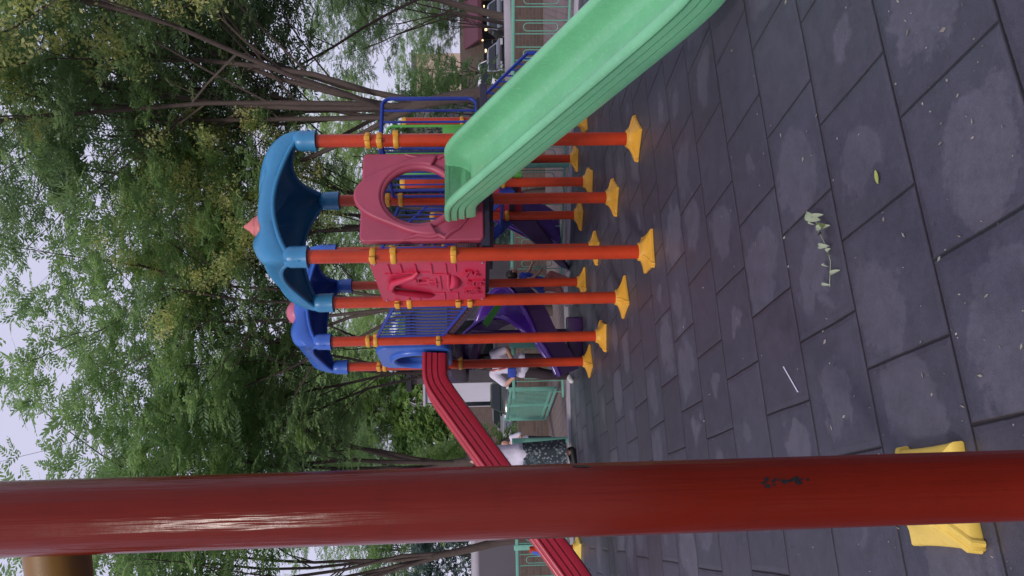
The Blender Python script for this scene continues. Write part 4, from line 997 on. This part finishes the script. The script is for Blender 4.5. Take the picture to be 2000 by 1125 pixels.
def person(label, loc, rz, h, J, top, bottom, shoes, hair_long=False, skirt=False, sleeves=1.0, name='person', legskin=False, group=None):
    """J: joints in units of height, local frame x = person's left, -y = forward, z up."""
    t = thing('person', label, 'person', loc, group, rz)
    V = lambda k: Vector(J[k]) * h
    b = MB()
    chain(b, [V('pelvis'), V('belly'), V('chest'), V('neck')], [.082 * h, .070 * h, .078 * h, .030 * h])
    hd = V('head'); ball(b, hd, .066 * h, (.92, 1.05, 1.18)); chain(b, [V('neck'), hd - Vector((0, 0, .03 * h))], [.030 * h, .034 * h])
    fw = (V('face') - hd).normalized() if 'face' in J else Vector((0, -1, 0))
    ball(b, hd + fw * .068 * h - UP * .008 * h, .012 * h); ball(b, hd + fw * .045 * h - UP * .045 * h, .030 * h)
    sd = fw.cross(UP).normalized()
    for s_ in (-1, 1): ball(b, hd + sd * s_ * .062 * h - UP * .005 * h, .014 * h, (.5, 1, 1.3))
    for s_, q in ((1, 'l'), (-1, 'r')):
        sh_, el, wr, hn = V(q + 'sh'), V(q + 'el'), V(q + 'wr'), V(q + 'ha')
        chain(b, [V('chest') + UP * .03 * h, sh_, el, wr], [.05 * h, .036 * h, .027 * h, .018 * h])
        hv = (hn - wr).normalized(); pal = wr.lerp(hn, .5); cr_ = hv.cross(Vector((.3 * s_, .9, .3))).normalized(); fl_ = hv.cross(cr_)
        chain(b, [wr, pal], [.017 * h, .020 * h]); 
        for k, (o_, l_) in enumerate(((-.015, .040), (-.005, .046), (.005, .043), (.015, .034))):
            a_ = pal + cr_ * o_ * h + hv * .012 * h; chain(b, [a_, a_ + hv * l_ * .55 * h, a_ + hv * l_ * .9 * h + fl_ * .012 * h], [.0065 * h, .006 * h, .0052 * h], 8)
        chain(b, [pal - cr_ * .014 * h, pal - cr_ * .030 * h + hv * .018 * h], [.0075 * h, .006 * h], 8)
        hp_, kn, an, to = V(q + 'hip'), V(q + 'kn'), V(q + 'an'), V(q + 'to')
        chain(b, [V('pelvis'), hp_, kn, an], [.07 * h, .062 * h, .040 * h, .026 * h]); chain(b, [an, to], [.026 * h, .020 * h])
    local('body', remeshed(b, 'body', M['skin'], .009 * h), t)
    b = MB(); g = .016 * h
    chain(b, [V('pelvis') + UP * .01 * h, V('belly'), V('chest'), V('neck') - UP * .035 * h], [.088 * h + g, .078 * h + g, .084 * h + g * .6, .030 * h])
    for q in 'lr': chain(b, [V('pelvis') + UP * .01 * h, V(q + 'hip') + UP * .01 * h] + ([V(q + 'hip') - UP * .03 * h] if skirt else []), ([.088 * h, .080 * h] if not skirt else [.082 * h, .070 * h, .066 * h]))
    for q in 'lr':
        sh_, el = V(q + 'sh'), V(q + 'el'); e2 = sh_.lerp(el, .8 * sleeves); chain(b, [V('chest') + UP * .03 * h, sh_, e2], [.055 * h, .042 * h + g * .4, .042 * h])
    local('top', remeshed(b, 'top', top, .012 * h), t)
    b = MB()
    if skirt:
        p0, p1 = V('pelvis') - UP * .03 * h, (V('lan') + V('ran')) / 2 + UP * .05 * h; k = 9; n = 40; vs = []
        for i in range(k + 1):
            tt = i / k; c = p0.lerp(p1, tt)
            for j in range(n):
                a = 2 * math.pi * j / n; rr_ = (.112 + .012 * tt) * h * (1 + .07 * tt * math.sin(7 * a)); vs.append(c + Vector((rr_ * math.cos(a), rr_ * .95 * math.sin(a), 0)))
        b.add(vs, [(i * n + j, i * n + (j + 1) % n, (i + 1) * n + (j + 1) % n, (i + 1) * n + j) for i in range(k) for j in range(n)] + [tuple(range(n)), tuple(range(k * n, k * n + n))[::-1]])
        local('skirt', b.mesh('skirt', bottom, 60), t)
    else:
        for q in 'lr': chain(b, [V('pelvis'), V(q + 'hip'), V(q + 'kn'), V(q + 'kn').lerp(V(q + 'an'), .93)], [.084 * h, .074 * h, .054 * h, .042 * h])
        local('trousers', remeshed(b, 'trousers', bottom, .012 * h), t)
    for q in 'lr':
        b = MB(); an, to = V(q + 'an'), V(q + 'to'); d = (to - an); d.z = 0; d = d.normalized() if d.length > 1e-4 else Vector((0, -1, 0))
        chain(b, [an - d * .015 * h - UP * .004 * h, an + d * .03 * h - UP * .012 * h, to], [.034 * h, .032 * h, .027 * h]); local('shoe', remeshed(b, 'shoe', shoes, .009 * h), t)
    b = MB(); ball(b, hd - fw * .014 * h + UP * .014 * h, .073 * h, (.96, 1.04, 1.12))
    ball(b, hd - fw * .03 * h - UP * .01 * h, .066 * h)
    if hair_long:
        for s_ in (-1, 1): chain(b, [hd + sd * s_ * .055 * h - fw * .02 * h, hd + sd * s_ * .065 * h - UP * .13 * h, hd + sd * s_ * .06 * h - UP * .2 * h], [.03 * h, .03 * h, .015 * h])
        chain(b, [hd - fw * .05 * h, V('chest') - fw * .09 * h], [.06 * h, .04 * h])
    hm = remeshed(b, 'hair', M['hair'], .012 * h)
    # keep the face clear of hair
    bm = bmesh.new(); bm.from_mesh(hm); dl = [v for v in bm.verts if (v.co - hd).dot(fw) > .040 * h and v.co.z - hd.z < .045 * h and v.co.z - hd.z > -.25 * h]
    bmesh.ops.delete(bm, geom=dl, context='VERTS'); bm.to_mesh(hm); bm.free(); local('hair', hm, t)
    b = MB()
    for s_ in (-1, 1): ball(b, hd + fw * .064 * h + sd * s_ * .024 * h + UP * .012 * h, .0075 * h, (1, 1, .7), 8)
    local('eyes', b.mesh('eyes', M['black']), t)
    b = MB(); chain(b, [hd + fw * .072 * h - UP * .036 * h - sd * .014 * h, hd + fw * .075 * h - UP * .036 * h + sd * .014 * h], [.004 * h, .004 * h], 6); local('mouth', b.mesh('mouth', M['housered']), t)
    return t
STAND = dict(pelvis=(0, 0, .52), belly=(0, .0, .60), chest=(0, 0, .72), neck=(0, 0, .83), head=(0, -.005, .925),
             lsh=(.105, 0, .79), lel=(.125, .01, .62), lwr=(.13, -.04, .48), lha=(.13, -.055, .40), rsh=(-.105, 0, .79), rel=(-.125, .01, .62), rwr=(-.13, -.04, .48), rha=(-.13, -.055, .40),
             lhip=(.05, 0, .50), lkn=(.055, -.01, .28), lan=(.055, .01, .045), lto=(.06, -.09, .022), rhip=(-.05, 0, .50), rkn=(-.055, -.01, .28), ran=(-.055, .01, .045), rto=(-.06, -.09, .022))
def pose(**k): d = dict(STAND); d.update(k); return d
# 1 pupil in white shirt, hands held in front
g = G(1119, 722)
t = person('pupil in loose white shirt and black trousers standing behind the left orange posts', g, R(-14), 1.50, pose(pelvis=(.06, 0, .52), belly=(.07, 0, .60), chest=(.08, 0, .72), neck=(.09, 0, .83), head=(.10, -.01, .92),
    lsh=(.185, 0, .79), rsh=(-.025, 0, .79), lel=(.23, .03, .66), lwr=(.16, -.10, .61), lha=(.09, -.13, .60), rel=(-.13, -.02, .67), rwr=(-.02, -.12, .60), rha=(.05, -.14, .59), lhip=(.11, 0, .50), rhip=(.01, 0, .50), lkn=(.13, -.02, .28), lan=(.15, .04, .045), lto=(.16, -.06, .022), rkn=(-.03, -.02, .28), ran=(-.07, .02, .045), rto=(-.09, -.07, .022)), M['whitecloth'], M['pants'], M['shoe'], hair_long=True)
b = MB(); h_ = 1.5
for sx in (-1, 1): b.tube([Vector((.085 + .05 * sx, -.062, .81)) * h_, Vector((.082 + .025 * sx, -.100, .74)) * h_, Vector((.08, -.108, .66)) * h_], [.016, .014, .010], 8)
local('red_neckerchief', b.mesh('red_neckerchief', M['red']), t)
local('carried_bag', MB().box(Vector((.05, -.165, .62)) * h_, (.15, .05, .12), None, .02).mesh('carried_bag', M['bluecloth']), t)
# 2 woman in patterned skirt
def m_pattern():
    m, nt, b_, _ = newmat('leaf_pattern_cloth'); N = NT(nt); g_ = N.n('ShaderNodeTexCoord').outputs['Object']
    vo = N.n('ShaderNodeTexVoronoi'); vo.inputs['Scale'].default_value = 22; N.l(g_, vo.inputs['Vector']); n_ = N.noise(g_, 9, 2)
    c = N.mix(N.ramp(vo.outputs['Distance'], (.33, 1.), (.38, 0.)), (.025, .035, .045), (.20, .23, .25)); c = N.mix(N.ramp(n_, (.55, 0.), (.6, 1.)), c, (.07, .10, .12)); N.l(c, b_.inputs['Base Color']); b_.inputs['Roughness'].default_value = .8; return m
g = G(1124, 884)
person('woman in white top and dark leaf-patterned long skirt standing between red slide and near post', g, R(-75), 1.60, pose(lel=(.12, -.12, .70), lwr=(.09, -.24, .74), lha=(.06, -.30, .75), rel=(-.12, -.12, .70), rwr=(-.09, -.24, .74), rha=(-.06, -.30, .75)), M['whitecloth'], m_pattern(), M['black'], skirt=True)
# 3 girl beyond the fence
p = P(1060, 862, 13.6)
t = person('girl with long black hair and round face watching over the mint railing', (p.x, p.y, 0), R(-12), 1.02, pose(lel=(.16, .0, .64), lwr=(.10, -.12, .60), lha=(.05, -.16, .62), rel=(-.16, .0, .64), rwr=(-.06, -.12, .60), rha=(-.01, -.15, .62)), M['whitecloth'], M['navy'], M['shoe'], hair_long=True, sleeves=1.25)
local('orange_snack', MB().box(Vector((.02, -.19, .62)) * 1.02, (.07, .05, .10), None, .015).mesh('orange_snack', M['orange']), t)
# 4 running boy
g = G(1120, 545)
person('child in blue vest and yellow shirt running bent forward between the posts', g, R(-70) + math.pi, 1.05, dict(pelvis=(0, .06, .46), belly=(0, .03, .54), chest=(0, -.02, .65), neck=(0, -.06, .75), head=(0, -.10, .85),
       lsh=(.10, -.03, .72), lel=(.13, -.16, .62), lwr=(.12, -.28, .56), lha=(.12, -.34, .54), rsh=(-.10, -.03, .72), rel=(-.15, .06, .62), rwr=(-.16, -.04, .50), rha=(-.16, -.08, .45),
       lhip=(.05, .10, .44), lkn=(.06, -.10, .30), lan=(.06, -.02, .08), lto=(.06, -.12, .05), rhip=(-.05, .10, .44), rkn=(-.06, .16, .23), ran=(-.06, .36, .14), rto=(-.06, .40, .05)), M['bluecloth'], M['pinkcloth'], M['shoe'], sleeves=.6)
# 5 child sitting on the red slide (mostly hidden by the near post)
cq = so - E1 * 1.52 + UP * (.935 + .055); hh = 1.05
k5 = dict(pelvis=(0, .0, .085), belly=(0, .02, .17), chest=(0, .02, .29), neck=(0, .0, .40), head=(0, -.01, .50), lsh=(.10, .02, .36), lel=(.17, -.02, .27), lwr=(.23, -.08, .255), lha=(.27, -.12, .27), rsh=(-.10, .02, .36), rel=(-.17, -.02, .27), rwr=(-.23, -.08, .255), rha=(-.27, -.12, .27),
          lhip=(.05, -.02, .08), lkn=(.06, -.20, .13), lan=(.06, -.36, -.13), lto=(.06, -.44, -.13), rhip=(-.05, -.02, .08), rkn=(-.06, -.20, .13), ran=(-.06, -.36, -.13), rto=(-.06, -.44, -.13))
ang = math.atan2(-E1.y, -E1.x) + math.pi / 2
person('child sitting on the dark red slide with one hand on its edge', cq, ang, hh, k5, M['yellowcloth'], M['navy'], M['shoe'])
# 6 toddler on third tower
q = L(2.28, 2.66, D3)
person('small child in lilac top on the third tower beside the lime panel', q, R(160), .92, pose(), M['lilac'], M['navy'], M['shoe'])
# ------------------------------------------------------------------ small things on the floor
def flake(b, p, a, l, w, up=.004):
    d = Vector((math.cos(a), math.sin(a), 0)); e = Vector((-d.y, d.x, 0)); p = Vector(p) + UP * .003
    z1, z2 = rnd.uniform(.001, up), rnd.uniform(.001, up)
    b.add([p - d * l / 2, p - d * l * .1 - e * w / 2 + UP * z1, p + d * l / 2 + UP * z2, p + e * w / 2], [(0, 1, 2, 3)])
b = MB()
for i in range(380):
    y = rnd.uniform(-60, 1180); x = 1125 + 880 * rnd.random() ** 1.3
    p = G(x, y)
    if p.y > 10.8: continue
    s_ = rnd.choice((.006, .007, .008, .010, .012, .016, .024)) * rnd.uniform(.7, 1.2); flake(b, p, rnd.uniform(0, 6.28), s_, s_ * rnd.uniform(.3, .6))
o = put('petal_litter', b, M['litter'], None, 0); o['kind'] = 'stuff'; o['label'] = 'pale petals and leaf scraps scattered on the tiles'
b = MB(); p = G(1716, 345); a = R(18)
d = Vector((math.cos(a), math.sin(a), 0)); e = Vector((-d.y, d.x, 0)); NV = 10; vs = []
for i in range(NV + 1):
    t_ = i / NV; w = .011 * math.sin(math.pi * t_) ** .8 + .0005
    for s_ in (-1, 0, 1): vs.append(p + d * (.055 * (t_ - .5)) + e * w * s_ + UP * (.004 + .004 * abs(s_)))
b.add(vs, [(i * 3 + j, i * 3 + j + 1, i * 3 + j + 4, i * 3 + j + 3) for i in range(NV) for j in range(2)])
tag(put('fallen_leaf', b, M['yleaf'], None, 60), 'single yellow-green leaf lying flat on the tiles', 'leaf')
p0, p1 = G(1532, 716), G(1560, 765)
tag(put('white_straw', MB().tube([p0 + UP * .004, (p0 + p1) / 2 + UP * .005 + Vector((.003, .002, 0)), p1 + UP * .004], .0028, 8), M['straw'], None), 'thin white straw lying on the tiles', 'straw')
sg = thing('wilted_sprig', 'wilted leafy twig with pale curled leaves lying on the tiles', 'twig', G(1612, 450))
tw = [G(1600, 420) + UP * .02, G(1612, 450) + UP * .03, G(1622, 480) + UP * .018, G(1625, 510) + UP * .006, G(1622, 560) + UP * .004]
put('stem', MB().tube(tw, .0014, 6), M['paleleaf'], sg)
def curl_leaf(c, a, l, w, tilt, hgt, mat):
    d = Vector((math.cos(a), math.sin(a), math.sin(tilt))).normalized(); e = Vector((-math.sin(a), math.cos(a), 0)); n = 8; vs = []
    for i in range(n + 1):
        t_ = i / n; ww = w * math.sin(math.pi * min(.98, t_ + .02)) ** .7
        for s_ in (-1, -.5, 0, .5, 1): vs.append(Vector(c) + d * l * (t_ - .3) + e * ww * s_ + UP * (hgt + .6 * ww * abs(s_) + .02 * math.sin(2.5 * t_)))
    return MB().add(vs, [(i * 5 + j, i * 5 + j + 1, i * 5 + j + 6, i * 5 + j + 5) for i in range(n) for j in range(4)])
for (x, y, a, l, w, tl, hg, m_) in ((1604, 425, 60, .075, .020, .25, .018, 'paleleaf'), (1613, 420, 95, .05, .010, .3, .022, 'paleleaf'), (1616, 450, -70, .085, .024, .12, .016, 'oliveleaf'), (1624, 442, 100, .06, .012, .3, .020, 'paleleaf'),
                             (1622, 480, 85, .055, .011, .1, .014, 'paleleaf'), (1631, 495, -50, .045, .014, .2, .012, 'paleleaf'), (1640, 530, 110, .055, .009, 0, .006, 'paleleaf'), (1621, 555, 80, .05, .006, 0, .004, 'paleleaf'), (1592, 436, 20, .022, .007, 0, .004, 'paleleaf'), (1620, 518, 10, .018, .009, 0, .004, 'paleleaf')):
    put('leaf', curl_leaf(G(x, y), R(a), l, w, tl, hg, M[m_]), M[m_], sg, 60)
# ------------------------------------------------------------------ light, sky, camera
w = bpy.data.worlds.new('World'); sc.world = w; w.use_nodes = True; nt = w.node_tree; nt.nodes.clear(); N = NT(nt)
out = N.n('ShaderNodeOutputWorld'); bg = N.n('ShaderNodeBackground'); sky = N.n('ShaderNodeTexSky', sky_type='NISHITA')
SE, SR = R(36), R(205)
sky.sun_disc = False; sky.sun_elevation = SE; sky.sun_rotation = SR; sky.dust_density = 4; sky.air_density = 1.0; sky.ozone_density = 1.0
mx = N.mix(.86, sky.outputs[0], (7.3, 7.2, 9.4)); N.l(mx, bg.inputs[0]); bg.inputs[1].default_value = .10; N.l(bg.outputs[0], out.inputs[0])
sl = bpy.data.lights.new('sun', 'SUN'); sl.energy = 1.5; sl.angle = R(10); sl.color = (1, .93, .84); so_ = bpy.data.objects.new('sun', sl); COL.objects.link(so_)
dirv = Vector((math.sin(SR) * math.cos(SE), math.cos(SR) * math.cos(SE), math.sin(SE))); so_.rotation_euler = dirv.to_track_quat('Z', 'Y').to_euler()
cam = bpy.data.cameras.new('camera'); co = bpy.data.objects.new('camera', cam); COL.objects.link(co); sc.camera = co
cam.sensor_width = 36; cam.sensor_fit = 'HORIZONTAL'; cam.lens = 36 * F / 2000; cam.clip_start = .05; cam.clip_end = 2000
fwd = ray(1000, 562.5).normalized(); rt = (ray(1001, 562.5) - ray(1000, 562.5)).normalized(); upv = (ray(1000, 561.5) - ray(1000, 562.5)).normalized()
m4 = Matrix((rt, upv, -fwd)).transposed().to_4x4(); m4.translation = Vector((0, 0, CAMH)); co.matrix_world = m4
sc.view_settings.view_transform = 'Standard'; sc.view_settings.look = 'None'; sc.view_settings.exposure = 0.0; sc.view_settings.gamma = 1
sc.cycles.max_bounces = 8; sc.cycles.transmission_bounces = 4; sc.cycles.use_denoising = True
